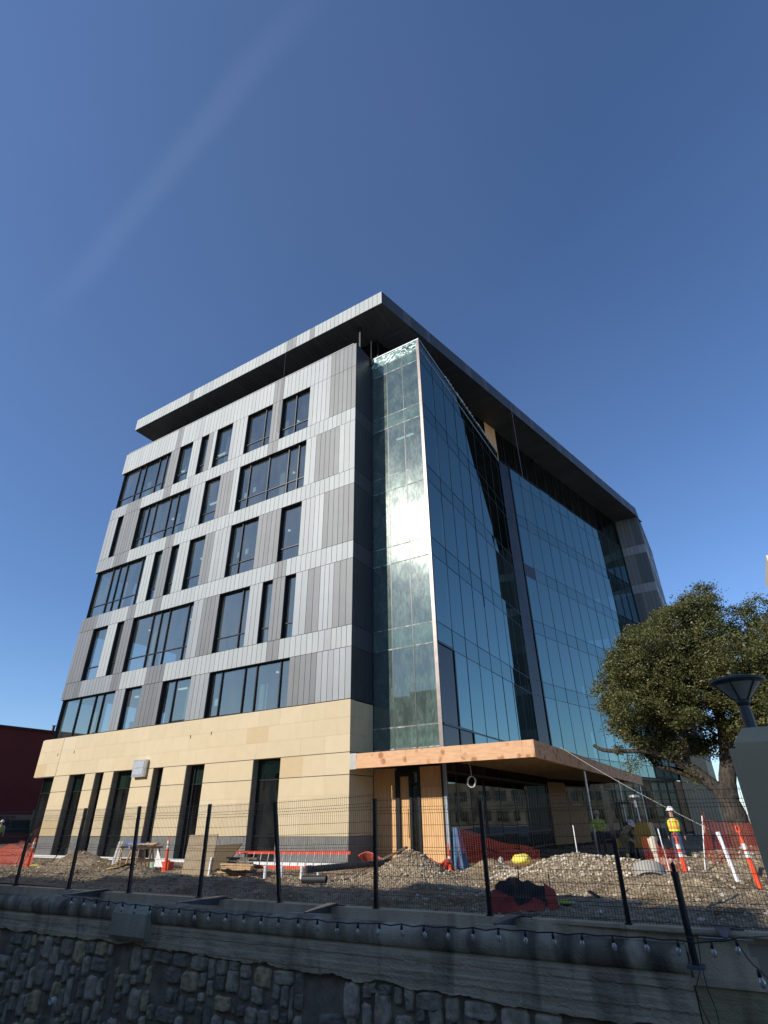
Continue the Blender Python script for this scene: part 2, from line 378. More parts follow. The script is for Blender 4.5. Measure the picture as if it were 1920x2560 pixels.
for a, b in piers:
    bc.box(a+.01, b-.01, .03, .44, 3.25, 3.29); bc.box(a+.01, b-.01, .03, .44, 4.13, 4.17)
bc.box(-24.2, -22.06, .03, .3, 4.13, 4.165)
bc.build('joint_line', BASEC, B)
jb = MB(); jb.box(-21.9, -.02, .008, .31, 4.17, 6.32)
for a, b in piers: jb.box(a+.01, b-.01, .008, .46, 3.29, 4.13); jb.box(a+.01, b-.01, .008, .46, 1.01, 3.25)
jb.build('joint_backing', pmat('mortar_sand', (.36,.29,.19), rough=.9), B)
fl = MB(); fl.box(-22.0, -.3, -.10, .01, -.05, .07); fl.build('base_flashing', WHITE, B)
for i, (a, b) in enumerate(gfw):
    if i == 0: a = -23.75
    fo = window(a, b, .03, 4.14, [a+.3] if i == 5 else [], gf=True, tr=[3.27] if i == 5 else [1.0, 3.27])
    if i: s = MB(); s.box(a-.002, a+.012, .06, .36, .03, 4.12); s.build('reveal', pmat('reveal_shade', (.16,.14,.12), (.2,.18,.15), rough=.9), fo)  # dark lining on the left jamb only, standing for its shade
s = MB()
for x, z in ((-20.6,5.35),(-10.3,5.45),(-8.75,5.5),(-22.3,5.3)): s.box(x, x+.05, -.012, -.001, z, z+.16)
s.build('anchor_slot', BLACKP, B)
# wall box
wb = MB(); wb.box(-14.3, -13.3, -.22, -.001, 3.75, 4.6, 0); wb.box(-14.22, -13.38, -.24, -.22, 3.85, 4.17, 1); wb.box(-14.22, -13.38, -.24, -.22, 4.2, 4.52, 1)
wb.build('vent_hood', [SILVER, pmat('hood_face', (.36,.40,.42), rough=.5)], B)

# ---- interior (slabs, rear walls, columns) seen through the glass
J = (3.35, 16.81); T = (3.61, 1.89)
a1 = R(-1.0); D1 = (math.sin(a1), math.cos(a1)); a2 = R(13.02); D2 = (math.sin(a2), math.cos(a2))
W2L = 24.6
J2 = (J[0]+D2[0]*W2L, J[1]+D2[1]*W2L)
LJ = math.dist(T, J)
it = MB()
slabs = [4.95, 9.35, 13.95, 18.5, 23.05, 27.6]
P0 = (T[0]-.25, T[1]+.25); JI = (J[0]-.25, J[1]); J2I = (J2[0]-.3, J2[1]-.1)
for i, z in enumerate(slabs):
    t = .32
    zz = z if i else 4.5
    it.box(-23.2, -.5, .36 if i else .5, 24, zz-t, zz)
    poly = [(-.5,2.1), P0, JI, J2I, (-.5, J2[1]-.1)]
    b = len(it.v); it.v += [(x,y,zz-t) for x,y in poly] + [(x,y,zz) for x,y in poly]; n = 5
    it.f.append(tuple(b+k for k in reversed(range(n)))); it.m.append(0); it.f.append(tuple(b+n+k for k in range(n))); it.m.append(0)
    for k in range(n): it.f.append((b+k, b+(k+1)%n, b+n+(k+1)%n, b+n+k)); it.m.append(0)
it.build('floor_slab', SLAB, B)
iw = MB()
iw.box(-22.9, -.6, 8.0, 8.2, 0, 28.5); iw.box(-12.0, -11.8, .7, 8.0, 0, 28.5); iw.box(-3.4, -3.2, 2.6, 8, 0, 28.5)
for x_, y_, k_ in ((-21,4.5,5),(-16,3.5,4),(-9.5,4.2,6),(-5.4,3.8,3)):
    for i_, z_ in enumerate(slabs[:-1]):
        if (i_*7+k_) % 3 != 0: iw.box(x_-1.2-.3*i_, x_+1.3, y_+.3*i_, y_+.12+.3*i_, z_, z_+2.9)
iw.obox((J[0]-7, J[1]), D2, -13, 24, -.1, .1, 0, 28.5)
iw.box(-.14, -.6, 2.0, 8, 0, 28.5)
iw.build('interior_wall', INNER, B)
ic = MB()
for x in (-21.5,-16.9,-11.3,-6.6): ic.box(x-.28, x+.28, 1.3, 1.86, 0, 28.4)
ic.box(2.45, 2.9, 3.3, 3.75, 4.5, 28.4)
for s_ in (7, 13.5): ic.obox(T, D1, s_, s_+.5, -1.6, -1.1, 0, 28.4)
for s_ in (4,12,20): ic.obox(J, D2, s_, s_+.5, -1.7, -1.2, 0, 28.4)
for z in slabs[:-1]: ic.obox(T, D1, .9, 1.75, -1.2, -1.05, z, z+1.5)      # low drywall return by the corner
ic.build('column', CONC, B)
cl = MB()
for z in slabs[1:]:
    for x in (-19.5,-15.2,-13.4,-8.0,-5.6): cl.box(x, x+1.1, 2.6, 2.75, z-.40, z-.34)
cl.box(1.0, 2.2, 3.2, 3.32, 22.62, 22.68)
cl.build('ceiling_light', emit('ceiling_light_lit', (.85,1,.95), 1.1), B)

# ---- curtain walls
def curtain(name, P, D, svals, zs, spz, mg, ms, mf, tilt=.006, special=None, fr=.02, proud=.015, hfr=None, hmat=None):
    f = MB(); n = (D[1], -D[0])
    for s_ in svals: f.obox(P, D, s_-fr, s_+fr, -.12, proud, zs[0], zs[-1])
    hh = hfr or fr
    for z in zs:
        for a, b in zip(svals[:-1], svals[1:]): f.obox(P, D, a+fr, b-fr, -.12, proud-.003, z-hh, z+hh, 1 if hmat else 0)
    fo = f.build(name, [mf]+([hmat] if hmat else []), B)
    g = MB()
    q = lambda s_, k, z: (P[0]+D[0]*s_+n[0]*k, P[1]+D[1]*s_+n[1]*k, z)
    for i, (a, b) in enumerate(zip(svals[:-1], svals[1:])):
        for j, (c, d) in enumerate(zip(zs[:-1], zs[1:])):
            t1, t2 = random.uniform(-tilt,tilt), random.uniform(-tilt,tilt)
            mi = 1 if j in spz else 0
            if special and (i,j) in special: mi = 2
            g.face([q(a+fr,t1,c+hh), q(b-fr,-t1,c+hh), q(b-fr,-t1+t2,d-hh), q(a+fr,t1+t2,d-hh)], mi)
    g.build('pane', [mg, ms, G_DARK], fo)
    return fo
zsT = [4.32,5.24,8.86,9.88,13.45,14.45,18.05,19.05,22.6,23.58,27.15,28.0]
spT = (0,2,4,6,8,10)
curtain('curtain_wall', (0.02,1.89), (1,0), [0,1.15,2.30,3.42], zsT, spT, G_TOWER, G_TSPAN, MULL, tilt=.003, fr=.022, proud=.01, hfr=.03, hmat=DUSTMULL)
# corner post
cp = MB(); cp.box(3.44, 3.62, 1.83, 1.99, 4.1, 28.9); cp.build('corner_post', POSTC, B)
# film covered strip at the very top of the tower, half printed with blocks
film, nt, out = new_mat('film_strip'); L = nt.links.new
b = N(nt,'BsdfPrincipled'); L(b.outputs[0], out.inputs[0]); b.inputs['Roughness'].default_value = .3
n1 = tex(nt, 5, 3); c1 = ramp(nt, n1.outputs['Fac'], [(.45,(.08,.2,.17)),(.52,(.2,.36,.32)),(.6,(.85,.95,.92))]); L(c1, b.inputs['Base Color'])
fs = MB(); fs.box(.05, 3.45, 1.86, 1.93, 28.04, 28.86, 0)
for i in range(46):
    x = random.uniform(2.15, 3.3); z = 28.1+.11*random.randrange(0,6)
    fs.box(x, x+random.uniform(.1,.3), 1.845, 1.859, z, z+.05, 1)
for i in range(9): fs.box(1.15+i*.12, 1.2+i*.12, 1.845, 1.859, 28.72, 28.8, 1)
fs.box(.02, 3.62, 1.82, 1.99, 28.87, 28.95, 1)
fs.build('film_strip', [film, pmat('white_tape', (.8,.84,.82), rough=.5)], B)
cop = MB(); cop.obox(T, D1, .1, LJ, -.15, .03, 28.0, 28.1, 0); cop.obox(T, D1, .1, LJ, -.2, .05, 28.78, 28.9, 0)
tr_ = MB(); poly = [(0.0,2.0), (T[0]-.1,T[1]+.1), (J[0]-.1,J[1])]
cop.v += [(x,y,28.7) for x,y in poly]; cop.f.append((len(cop.v)-3,len(cop.v)-2,len(cop.v)-1)); cop.m.append(0)
for i in range(60):
    s_ = random.uniform(4, LJ); cop.obox(T, D1, s_, s_+random.uniform(.05,.2), .05, .08, 28.8, 28.93+random.uniform(-.03,.03), 1)
cop.build('tower_coping', [pmat('coping_teal', (.2,.26,.28), (.32,.38,.4), rough=.5), WHITE], B)
zsS = [5.24,8.86,9.88,13.45,14.45,18.05,19.05,22.6,23.58,27.1,28.78]
spS = (1,3,5,7)
curtain('curtain_wall', T, D1, [.05,1.86,3.55,5.35,7.2,9.0,10.8,12.5,14.2,LJ], zsS, spS+(9,), G_SIDE, G_SSPAN, MULL, special={(0,0)}, tilt=.004, fr=.018)
curtain('curtain_wall', T, D1, [.05,1.86,3.55,5.35,7.2,9.0,10.8,12.5,14.2,LJ], [4.32,5.2], (), G_SIDE, G_SSPAN, MULL, special={(0,0),(1,0)}, tilt=.004, fr=.018)
s2v = [0,1.55,3.2,5.0,6.75,8.45,10.2,11.95,13.75,15.5,17.3,19.1,21.0,22.8,W2L]
curtain('curtain_wall', J, D2, s2v, [4.32,5.24,8.86,9.88,13.45,14.45,18.05,19.05,22.6,23.58,27.0,28.3], (0,2,4,6,8), G_SIDE, G_SSPAN, MULL,
        special={(0,j) for j in range(11)} | {(1,6)}, tilt=.004, fr=.018)
# heavy black mullions
for q_ in ((J,D2,1.49,1.61,0,.06,4.32,28.3),(T,D1,1.82,1.92,0,.05,4.32,8.86),(T,D1,3.5,3.6,0,.05,4.32,5.24),(T,D1,.05,1.82,0,.052,8.82,8.92),(T,D1,.05,3.5,0,.052,5.18,5.28),(J,D2,W2L-.1,W2L,0,.08,0,31.5)):
    hm = MB(); hm.obox(*q_); hm.build('mullion', FRAME, B)
# ---- clerestory between walls and roof
ce = MB()
CP = (J[0]-D2[0]*14.6, J[1]-D2[1]*14.6)
ce.obox(CP, D2, 0, 14.6+W2L, -.3, -.25, 28.6, 28.9)
for k in range(0, 23): ce.obox(CP, D2, k*1.75, k*1.75+.08, -.1, .0, 28.3, 31.48)
ce.box(-22.6, CP[0], 2.58, 2.66, 28.9, 29.1)
for k in range(14): x = lerp(-22.5, CP[0], k/13); ce.box(x-.04, x+.04, 2.55, 2.6, 28.9, 31.48)
ce.box(-.42, -.30, .9, 1.02, 28.9, 31.48); ce.box(.02, .1, 1.66, 1.78, 28.2, 31.0)
cf = ce.build('clerestory', FRAME, B)
cg = MB(); cg.obox(CP, D2, 0, 14.6+W2L, -.06, -.05, 28.3, 31.48); cg.box(-22.5, CP[0], 2.61, 2.62, 28.9, 31.48)
cg.build('pane', G_CLER, cf)
cb = MB(); cb.obox(J, D2, -13, W2L, -3.2, -3.0, 28, 31.5); cb.box(-22.5, .2, 5.5, 5.7, 28, 31.5); cb.build('plant_room_wall', INNER, B)
pb = MB(); pb.obox(J, D2, -1.62, -.02, .0, .03, 28.2, 31.45); pb.build('plywood_infill', PLY, B)
# ---- roof slab with overhang
RA = (2.0, 0.0); rD = (math.sin(R(12.95)), math.cos(R(12.95))); RL = 42.0
RE = (RA[0]+rD[0]*RL, RA[1]+rD[1]*RL)
rf = MB(); poly = [(-23.42,.03), (RA[0]-.02,.03), (RE[0]-.03,RE[1]), (RE[0]-.25,RE[1]+14), (-23.42, RE[1]+14)]
for z, rev in ((31.52,1),(32.6,0)):
    rf.face([(x,y,z) for x,y in (poly[::-1] if rev else poly)], 0)
rf.face([(-23.42,.03,31.52),(-23.42,.03,32.6),(-23.42,RE[1],32.6),(-23.42,RE[1],31.52)], 0)
rf.build('roof', SOFF, B)
fa = pm = MB()
fasL = [(-23.4,'L'),(-16.61,'D'),(-16.13,'L'),(-14.97,'M'),(-13.88,'L'),(-6.12,'D'),(-5.34,'L'),(-4.08,'D'),(-3.65,'L')]
for x0, x1, t in segs(fasL, 2.0): strip(x0, x1, 31.5, 32.64, t, y=-.02)
n = int(RL/.42)
for i in range(n):
    tt = 10 if i % 17 in (5,6,11) else 9  # right fascia in darker panels, the shade of that side painted in
    fa.obox(RA, rD, lerp(0,RL,i/n)+.006+(.03 if i==0 else 0), lerp(0,RL,(i+1)/n)-.006, -.03, .002, 31.5, 32.64, tt)
fa.obox(RE, (math.sin(R(-.6)), math.cos(R(-.6))), 0, 14, -.03, .0, 31.5, 32.64, 9)
fa.box(-23.42, -23.40, .04, RE[1], 31.5, 32.64, 0)
fa.build('fascia', PANELS+[pmat('fascia_anthracite', (.045,.048,.055), rough=.5), pmat('fascia_shade_side_b', (.075,.08,.09), rough=.5)], B)
# soffit panels: boards in bays of differing direction
so = MB()
for k in range(64):
    x = -23.3+k*.395
    if x > 1.4: break
    ye = 2.5
    so.box(x+.006, x+.389, .1, ye, 31.47, 31.505, random.choice((0,0,0,1)) if k % 9 not in (3,) else 2)
for k in range(int(40/.4)):
    y = 2.52+k*.4; xr = RA[0]+rD[0]/rD[1]*y-.06; xl = CP[0]+D2[0]/D2[1]*(y-CP[1])-.1
    so.box(max(xl,-1.2), xr, y+.006, y+.394, 31.47, 31.505, random.choice((0,0,0,1)) if k % 24 not in (11,12) else 2)
so.build('soffit', [SOFF, pmat('soffit_panel_b', (.055,.058,.062), rough=.45, metal=.3), pmat('soffit_panel_c', (.028,.03,.032), rough=.5)], B)
# ---- far end block
EX = RA[0]+rD[0]/rD[1]*J2[1]
eb = pm = MB(); ye = J2[1]
ys = .0
for zt, zb, tl in [(31.48,27.0,'DDM'),(23.5,22.5,'L'),(19.0,18.0,'L'),(14.42,13.4,'L'),(9.85,8.78,'L')]:
    pass
TONE['X'] = (9,)
lv = [(31.48,28.0,'DDX'),(28.0,27.0,'M'),(27.0,23.5,'DX'),(23.5,22.5,'M'),(22.5,19.0,'XDD'),(19.0,18.0,'MD'),(18.0,14.42,'DX'),(14.42,13.4,'M'),(13.4,9.85,'XD'),(9.85,8.78,'M'),(8.78,6.38,'DX')]
for zt, zb, tl in lv:
    k = len(tl)
    for i, t in enumerate(tl):
        strip(lerp(J2[0]+.02, EX-.01, i/k), lerp(J2[0]+.02, EX-.01, (i+1)/k), zb, zt, t, y=ye, w=.42)
eb.box(J2[0]+.05, EX-.05, ye+.05, ye+.3, 0, 31.48, 8)
PE = (EX, ye); rD0 = rD; rD = (math.sin(R(-.6)), math.cos(R(-.6)))
for zt, zb, tl in lv:
    for i in range(34):
        if zt-zb > 2.2 and (i//3) % 3 == 1 and i > 2: continue
        eb.obox(PE, rD, i*.42+.06, i*.42+.414, -.04, .0, zb+G_/2, zt-G_/2, random.choice((0,1) if zt-zb < 1.2 else (3,4,5)))
eb.obox(PE, rD, .1, 14.2, -.3, -.045, 0, 31.4, 8)
eb.build('end_block_panelling', PANELS+[pmat('panel_charcoal', (.075,.08,.085), rough=.5)], B)
es = st = MB()
ashlar(J2[0]+.02, EX, 4.165, 6.33, 3, y0=ye-.01, y1=ye+.05); ashlar(J2[0]+.02, EX, 0.0, 4.135, 5, y0=ye-.01, y1=ye+.05)
for r in range(8): es.obox(PE, rD, .06, 14.2, -.05, .01, r*.79+.003, r*.79+.787, random.randrange(3))
es.build('end_block_stone', STONE, B)
rD = rD0
# ---- ground floor front under the canopy
g1 = MB()
for q_ in ((.03, 1.15, 1.90, 1.95, .04, 3.55),(2.38, 3.38, 1.90, 1.95, .06, 2.78),(2.38, 3.38, 1.90, 1.95, 2.79, 3.55)): g1 = MB(); g1.box(*q_); g1.build('plywood_panel', PLY, B)
dr = MB()
dr.box(1.16, 1.36, 1.84, 2.0, .03, 3.45); dr.box(1.84, 1.96, 1.84, 2.0, .03, 3.45); dr.box(2.26, 2.37, 1.84, 2.0, .03, 3.45)
dr.box(1.36, 1.84, 1.84, 2.0, .03, .42); dr.box(1.36, 1.84, 1.84, 2.0, 3.2, 3.45); dr.box(1.96, 2.26, 1.84, 2.0, .03, .12); dr.box(1.96, 2.26, 1.84, 2.0, 2.85, 2.95); dr.box(1.96, 2.26, 1.84, 2.0, 3.35, 3.45)
do = dr.build('door', FRAME, B)
s = MB(); s.box(1.36, 1.84, 1.95, 1.98, .42, 3.2); s.build('door_infill', PLY, do)
s = MB(); s.box(1.96, 2.26, 1.92, 1.93, .12, 2.85, 0); s.box(1.96, 2.26, 1.92, 1.93, 2.95, 3.35, 1); s.build('sidelight', [G_GF, G_WIN], do)
s = MB(); s.tube([(1.82,1.80,.9),(1.82,1.78,.95),(1.82,1.78,1.9),(1.82,1.80,1.95)], .014, 8); s.build('handle', BLACKP, do)
cp2 = MB(); cp2.box(3.40, 3.50, 1.85, 2.0, 0, 4.1, 0); cp2.box(3.5, 3.62, 1.85, 2.0, 0, 4.1, 1); cp2.build('corner_frame', [FRAME, pmat('primer_grey', (.3,.33,.36), rough=.6)], B)
curtain('entrance_glazing', T, D1, [.1,1.0,2.6,4.2,6.4,8.6,10.8,13,LJ], [.15,.9,3.3,4.2], (), G_CAN, G_CAN, FRAME, fr=.03, hfr=.04, tilt=.004)
curtain('entrance_glazing', J, D2, [0]+s2v[3:], [.15,3.3,4.2], (), G_CAN, G_CAN, FRAME, fr=.03, hfr=.04, tilt=.004)
PLY_SHADE = pmat('plywood_shade', (.30,.17,.08), (.38,.23,.11), rough=.9, scale=8)  # the same plywood in a darker tone, deep shade put into the colour
for q_ in ((.2,2.4,.1,3.5),(2.45,4.9,.1,2.2),(22.9,W2L-.15,.3,4.2)): pw = MB(); pw.obox(J, D2, q_[0], q_[1], .03, .06, q_[2], q_[3]); pw.build('shaded_plywood', PLY_SHADE, B)
# ---- canopy
cn = MB()
CR = (8.10, 0.0); cD = (math.sin(R(-.9)), math.cos(R(-.9))); CLn = 26.3
zc0, zc1 = 3.47, 4.05
cx = .36
while cx < 8.1:
    e = min(cx+2.44, 8.1); cn.box(cx+.004, e-.004, -.04, -.01, zc0, zc1, 0); cx = e
cn.box(.02, .356, -.035, -.01, zc0-.02, zc1+.02, 1)
s_ = 0
while s_ < CLn:
    e = min(s_+2.44, CLn); cn.obox(CR, cD, s_+.004-(.04 if s_ == 0 else 0), e-.004, 0, .03, zc0, zc1, 0); s_ = e
cano = cn.build('canopy', [PLYF, pmat('canopy_membrane', (.42,.42,.38), rough=.7)], B)
cs = MB(); CRe = (CR[0]+cD[0]*CLn, CR[1]+cD[1]*CLn); xj = J[0]+D2[0]/D2[1]*(CRe[1]-J[1])
poly = [(.03,0), (CR[0],0), CRe, (xj+.1,CRe[1]), (J[0]+.08,J[1]), (T[0]+.06,T[1]-.1), (.03,1.80)]
cs.face([(x,y,zc1-.02) for x,y in poly]); cs.face([(x,y,zc1-.1) for x,y in reversed(poly)])
cs.build('canopy_deck', WOODD, cano)
cj = MB()
for k in range(66):
    y = .12+k*.4
    if y > CLn-.1: break
    xa = .1 if y < 1.7 else (T[0]+.1 if y < J[1] else J[0]+D2[0]/D2[1]*(y-J[1])+.12)
    cj.box(xa, CR[0]-.05+cD[0]*y, y, y+.045, zc1-.36, zc1-.1)
cj.build('canopy_joist', WOOD, cano)
cb_ = MB(); cb_.box(.1, 8.0, .02, .1, zc0+.005, zc1-.11); cb_.obox(CR, cD, .1, CLn, -.1, -.02, zc0+.005, zc1-.11)
cb_.beam((.15,1.5,3.45),(.55,1.2,3.95),.05,.05); cb_.beam((0.1,1.78,3.62),(3.9,1.7,3.72),.05,.09)
cb_.build('canopy_beam', WOOD, cano)
cc = MB()
for s_ in (8.5, 17.5, CLn-.3): p = (CR[0]+cD[0]*s_-.2, CR[1]+cD[1]*s_); cc.tube([(p[0],p[1],-.1),(p[0],p[1],zc0)], .06, 12)
cc.build('canopy_post', SILVER, cano)
# hanging wire with coil
hw = MB(); hw.tube([(5.0,1.2,3.9),(5.02,1.2,3.5),(5.06,1.22,3.15),(5.05,1.2,3.0)], .012, 6)
hw.tube([(5.05+.17*math.cos(t_*.5)*(1+.1*math.sin(t_)), 1.2+.05*math.sin(t_*.37), 2.83+.2*math.sin(t_*.5)) for t_ in range(0,40)], .012, 6)
tag(hw.build('hanging_cable', WHITE, loc=(5,1.2,3.9)), 'coiled white cable hanging from the underside of the plywood canopy', 'cable')
# drop cables from the roof edge
for x, y, zb, lab in ((-6.2,-.08,22.9,'thin dark safety rope hanging from the roof edge over the top floor windows'),):
    r_ = MB(); r_.tube([(x,y,32.6),(x+.03,y,29),(x-.02,y,26.4),(x,y,zb+1.2)], .012, 5); tag(r_.build('safety_rope', BLACKP, loc=(x,y,zb)), lab, 'rope')
p = (RA[0]+rD[0]*15.6, RA[1]+rD[1]*15.6)
r_ = MB(); r_.tube([(p[0]+.05,p[1],32.6),(p[0]+.03,p[1],28),(p[0]+.08,p[1],22),(p[0],p[1],15.0)], .014, 5)
tag(r_.build('safety_rope', pmat('rope_grey', (.25,.25,.25), rough=.9), loc=(p[0],p[1],15)), 'pale safety rope hanging from the right roof edge before the glass wall', 'rope')

# ------------------------------------------------------------------ ground
GM = pmat('far_ground', (.32,.27,.20), (.42,.36,.27), rough=.95, scale=.3)
gr = MB()
prof = [(-900,-.12),(-18.5,-.12),(-18.5,-3.6),(-9.15,-3.6),(-9.15,-.14),(1500,-.14)]
for (y0,z0),(y1,z1) in zip(prof[:-1], prof[1:]): gr.face([(-1500,y0,z0),(1500,y0,z0),(1500,y1,z1),(-1500,y1,z1)])
tag(gr.build('ground', GM), kind='structure')
WATER, nt, out = new_mat('creek_water'); b = N(nt,'BsdfPrincipled'); nt.links.new(b.outputs[0], out.inputs[0]); b.inputs['Base Color'].default_value = (.03,.04,.03,1); b.inputs['Roughness'].default_value = .08
wt = MB(); wt.face([(-200,-18.5,-3.2),(200,-18.5,-3.2),(200,-9.2,-3.2),(-200,-9.2,-3.2)]); tag(wt.build('water', WATER), kind='structure')
bumps = [(-10.9,-4.4,1.1,.8,.62),(-8.9,-4.2,1.0,.7,.25),(4.9,-3.7,1.05,.95,.74),(-3.9,-6.9,1.1,.7,.38),(-.9,-7.8,1.4,.6,.30),(-6.5,-7.3,1.2,.7,.20),(1.8,-7.6,1.3,.6,.22),
         (6.9,-2.2,.8,.6,.45),(10.1,-2.6,1.5,1.0,.50),(8.9,-3.1,1.1,.8,.34),(11.6,-2.8,1.4,.9,.30),(12.9,-5.0,1.0,.8,.42),(11.6,-4.8,.7,.6,.28),(14.8,-5.8,1.6,1.1,.25),(6.2,-5.6,.9,.5,.15),
         (13.2,1.5,2.2,1.8,.45),(15.5,2,2,2,.5),(12.6,4.5,2.0,2.0,.2),(-3.2,-5.2,.9,.6,.22)]
def th(x, y):
    z = -.03
    for bx, by, sx, sy, h in bumps: z += h*math.exp(-((x-bx)/sx)**2-((y-by)/sy)**2)
    w = 1 if y < -1.2 or x > 3.2 else .25
    z += w*(.10*noise.noise(Vector((x*.8,y*.8,3)))+.07*abs(noise.noise(Vector((x*2.3,y*2.3,7))))+.045*noise.noise(Vector((x*6,y*6,1)))+.03*noise.noise(Vector((x*14,y*14,5))))
    if y < -8.7: z = lerp(z, -.05, min(1, (-8.7-y)/.5))
    return z
tb = MB()
x0, x1, y0, y1 = -26, 19, -9.3, 1.0; nx, ny = 560, 132
tb.grid(lambda u, v: (lerp(x0,x1,u), lerp(y0,y1,v) if lerp(y0,y1,v) > -9.25 else -9.3+.049*0, th(lerp(x0,x1,u), lerp(y0,y1,v)) - (.04 if (lerp(y0,y1,v) > -.5 and lerp(x0,x1,u) < 3.3) else 0)), nx, ny)
tb.grid(lambda u, v: (lerp(3.3,24,u), lerp(1.0,14,v), th(lerp(3.3,24,u), lerp(1.0,14,v))), 150, 90)
tb.grid(lambda u, v: (lerp(3.3,30,u), lerp(14,44,v), -.02+.1*noise.noise(Vector((u*40,v*50,0)))-.06), 60, 60)
tb.grid(lambda u, v: (lerp(-60,-26,u), lerp(-9.3,30,v), -.04+.12*noise.noise(Vector((u*20,v*20,0)))), 60, 60)
tag(tb.build('dirt_ground', DIRT, smooth=True), kind='structure')
# loose stones
RK = [pmat('rubble_%d'%i, c, tuple(min(1,x*1.15) for x in c), rough=.9, scale=9) for i, c in enumerate(((.45,.38,.28),(.33,.26,.175),(.58,.51,.41),(.17,.13,.095)))]
ico = [(0,0,1),(.89,0,.45),(.28,.85,.45),(-.72,.53,.45),(-.72,-.53,.45),(.28,-.85,.45),(.72,.53,-.45),(-.28,.85,-.45),(-.89,0,-.45),(-.28,-.85,-.45),(.72,-.53,-.45),(0,0,-1)]
icf = [(0,1,2),(0,2,3),(0,3,4),(0,4,5),(0,5,1),(1,6,2),(2,7,3),(3,8,4),(4,9,5),(5,10,1),(6,7,2),(7,8,3),(8,9,4),(9,10,5),(10,6,1),(11,7,6),(11,8,7),(11,9,8),(11,10,9),(11,6,10)]
sb = MB()
def rock(mb, x, y, z, s, mi):
    b = len(mb.v); sx, sy, sz = s*random.uniform(.7,1.3), s*random.uniform(.7,1.3), s*random.uniform(.45,.8); a = random.uniform(0,6.28); ca, sa = math.cos(a), math.sin(a)
    for v in ico:
        k = random.uniform(.75,1.2); px_, py_, pz_ = v[0]*sx*k, v[1]*sy*k, v[2]*sz*k
        mb.v.append((x+px_*ca-py_*sa, y+px_*sa+py_*ca, z+pz_))
    for f in icf: mb.f.append(tuple(b+i for i in f)); mb.m.append(mi)
def scatter(n, xa, xb, ya, yb, s0, s1, wts):
    for _ in range(n):
        x, y = random.uniform(xa,xb), random.uniform(ya,yb)
        s = s0*(s1/s0)**(random.random()**2.2)
        rock(sb, x, y, th(x,y)+s*.15, s, random.choices((0,1,2,3), wts)[0])
scatter(2600, 7.2, 17, -9.1, -1.0, .016, .065, (4,6,1,2))
scatter(1500, 7.2, 12.6, -3.7, -1.6, .025, .07, (5,1,7,0))
scatter(1500, -9, 7.2, -9.1, -4.0, .016, .06, (2,6,.4,3))
scatter(900, 2.8, 6.4, -5.2, -2.4, .02, .06, (4,5,1,1))
scatter(900, -20, -8, -9, -3, .02, .08, (4,5,2,1))
scatter(700, 10, 18, -1, 5, .03, .12, (4,4,2,2))
tag(sb.build('rubble', RK), 'loose rubble and gravel scattered over the building site', 'rubble', kind='stuff')

# ------------------------------------------------------------------ creek retaining wall
TW = R(2.82); cw, sw = math.cos(TW), math.sin(TW)
OW = (3.65, -9.65, 0)
def wp(u, v, z=0): return (OW[0]+u*cw-v*sw, OW[1]+u*sw+v*cw, z)
RW = empty('retaining_wall', OW, 'old stone and concrete creek wall with a rounded stained coping along the bottom', 'retaining wall', local=True)
RW.rotation_euler = (0,0,TW)
U0, U1 = -22, 26; UE = 9.28
c = MB(); u = U0
while u < U1:
    e = u+ (2.36 if u > -20 else 2.1)
    c.box(u+.004, e-.004, -.0, .24, -.3, 0); u = e
c.box(U0, U1, .08, .22, -3.6, -.3)
c.build('curb', CURB, RW)
def cope_prof():
    return [(-.0,-.19),(-.055,-.20),(-.105,-.235),(-.14,-.29),(-.155,-.36),(-.15,-.44),(-.13,-.51),(-.10,-.56),(.0,-.585)]
pf = cope_prof()
c = MB()
def cpf(u_, v_):
    U = lerp(U0, UE, u_); i = v_*(len(pf)-1); k = min(int(i), len(pf)-2); t = i-k
    v = lerp(pf[k][0], pf[k+1][0], t); z = lerp(pf[k][1], pf[k+1][1], t)
    w = 1 if 0 < v_ < 1 else 0
    d = w*(.007*noise.noise(Vector((U*.61+3.3,v_*2,0)))+.006*noise.noise(Vector((U*9.3,v_*9,2))))
    return (U, v-d, z+d*.4)
c.grid(cpf, 620, 16)
ends = [cpf(1, k/16) for k in range(17)]; c.face(ends)
c.build('coping', COPE, RW, smooth=True)
# concrete blocks clasping the coping
def block(u0, u1):
    c = MB(); pr = [(-.0,-.17),(-.10,-.18),(-.21,-.28),(-.27,-.37),(-.28,-.82),(-.22,-.90),(-.0,-.92)]
    b = len(c.v)
    for U in (u0,u1):
        for v, z in pr: c.v.append((U+random.uniform(-.02,.02), v, z))
    n = len(pr)
    for k in range(n-1): c.f.append((b+k,b+k+1,b+n+k+1,b+n+k)); c.m.append(0)
    c.f.append(tuple(b+k for k in range(n))); c.m.append(0); c.f.append(tuple(b+n+k for k in reversed(range(n)))); c.m.append(0)
    return c.build('patch_block', wall_conc('patch_concrete', (.36,.335,.24), (.45,.41,.31), [(.3,(.75,.75,.75)),(.6,(1,1,1))]), RW)
block(-3.92, -2.66)
def zbot(U): return -1.02-.13*max(0, min(1, (U+3)/6))-(.12 if U > 4 else 0)*min(1,(U-4)/3 if U > 4 else 0)
c = MB()
def bandf(u_, v_):  # board-marked band
    U = lerp(U0, UE, u_); zb = zbot(U)+.07*noise.noise(Vector((U*1.7,0,4)))+.03*noise.noise(Vector((U*7,0,4)))
    z = lerp(-.56, zb, v_); 
    st_ = .012*((int((z+5)*7.3)+0) % 2) + .010*noise.noise(Vector((U*2.2, z*14, 0)))+.006*noise.noise(Vector((U*12,z*12,0)))
    return (U, -.075-st_ if v_ < .995 else .03, z)
c.grid(bandf, 700, 26); c.build('concrete_band', BAND, RW, smooth=False)
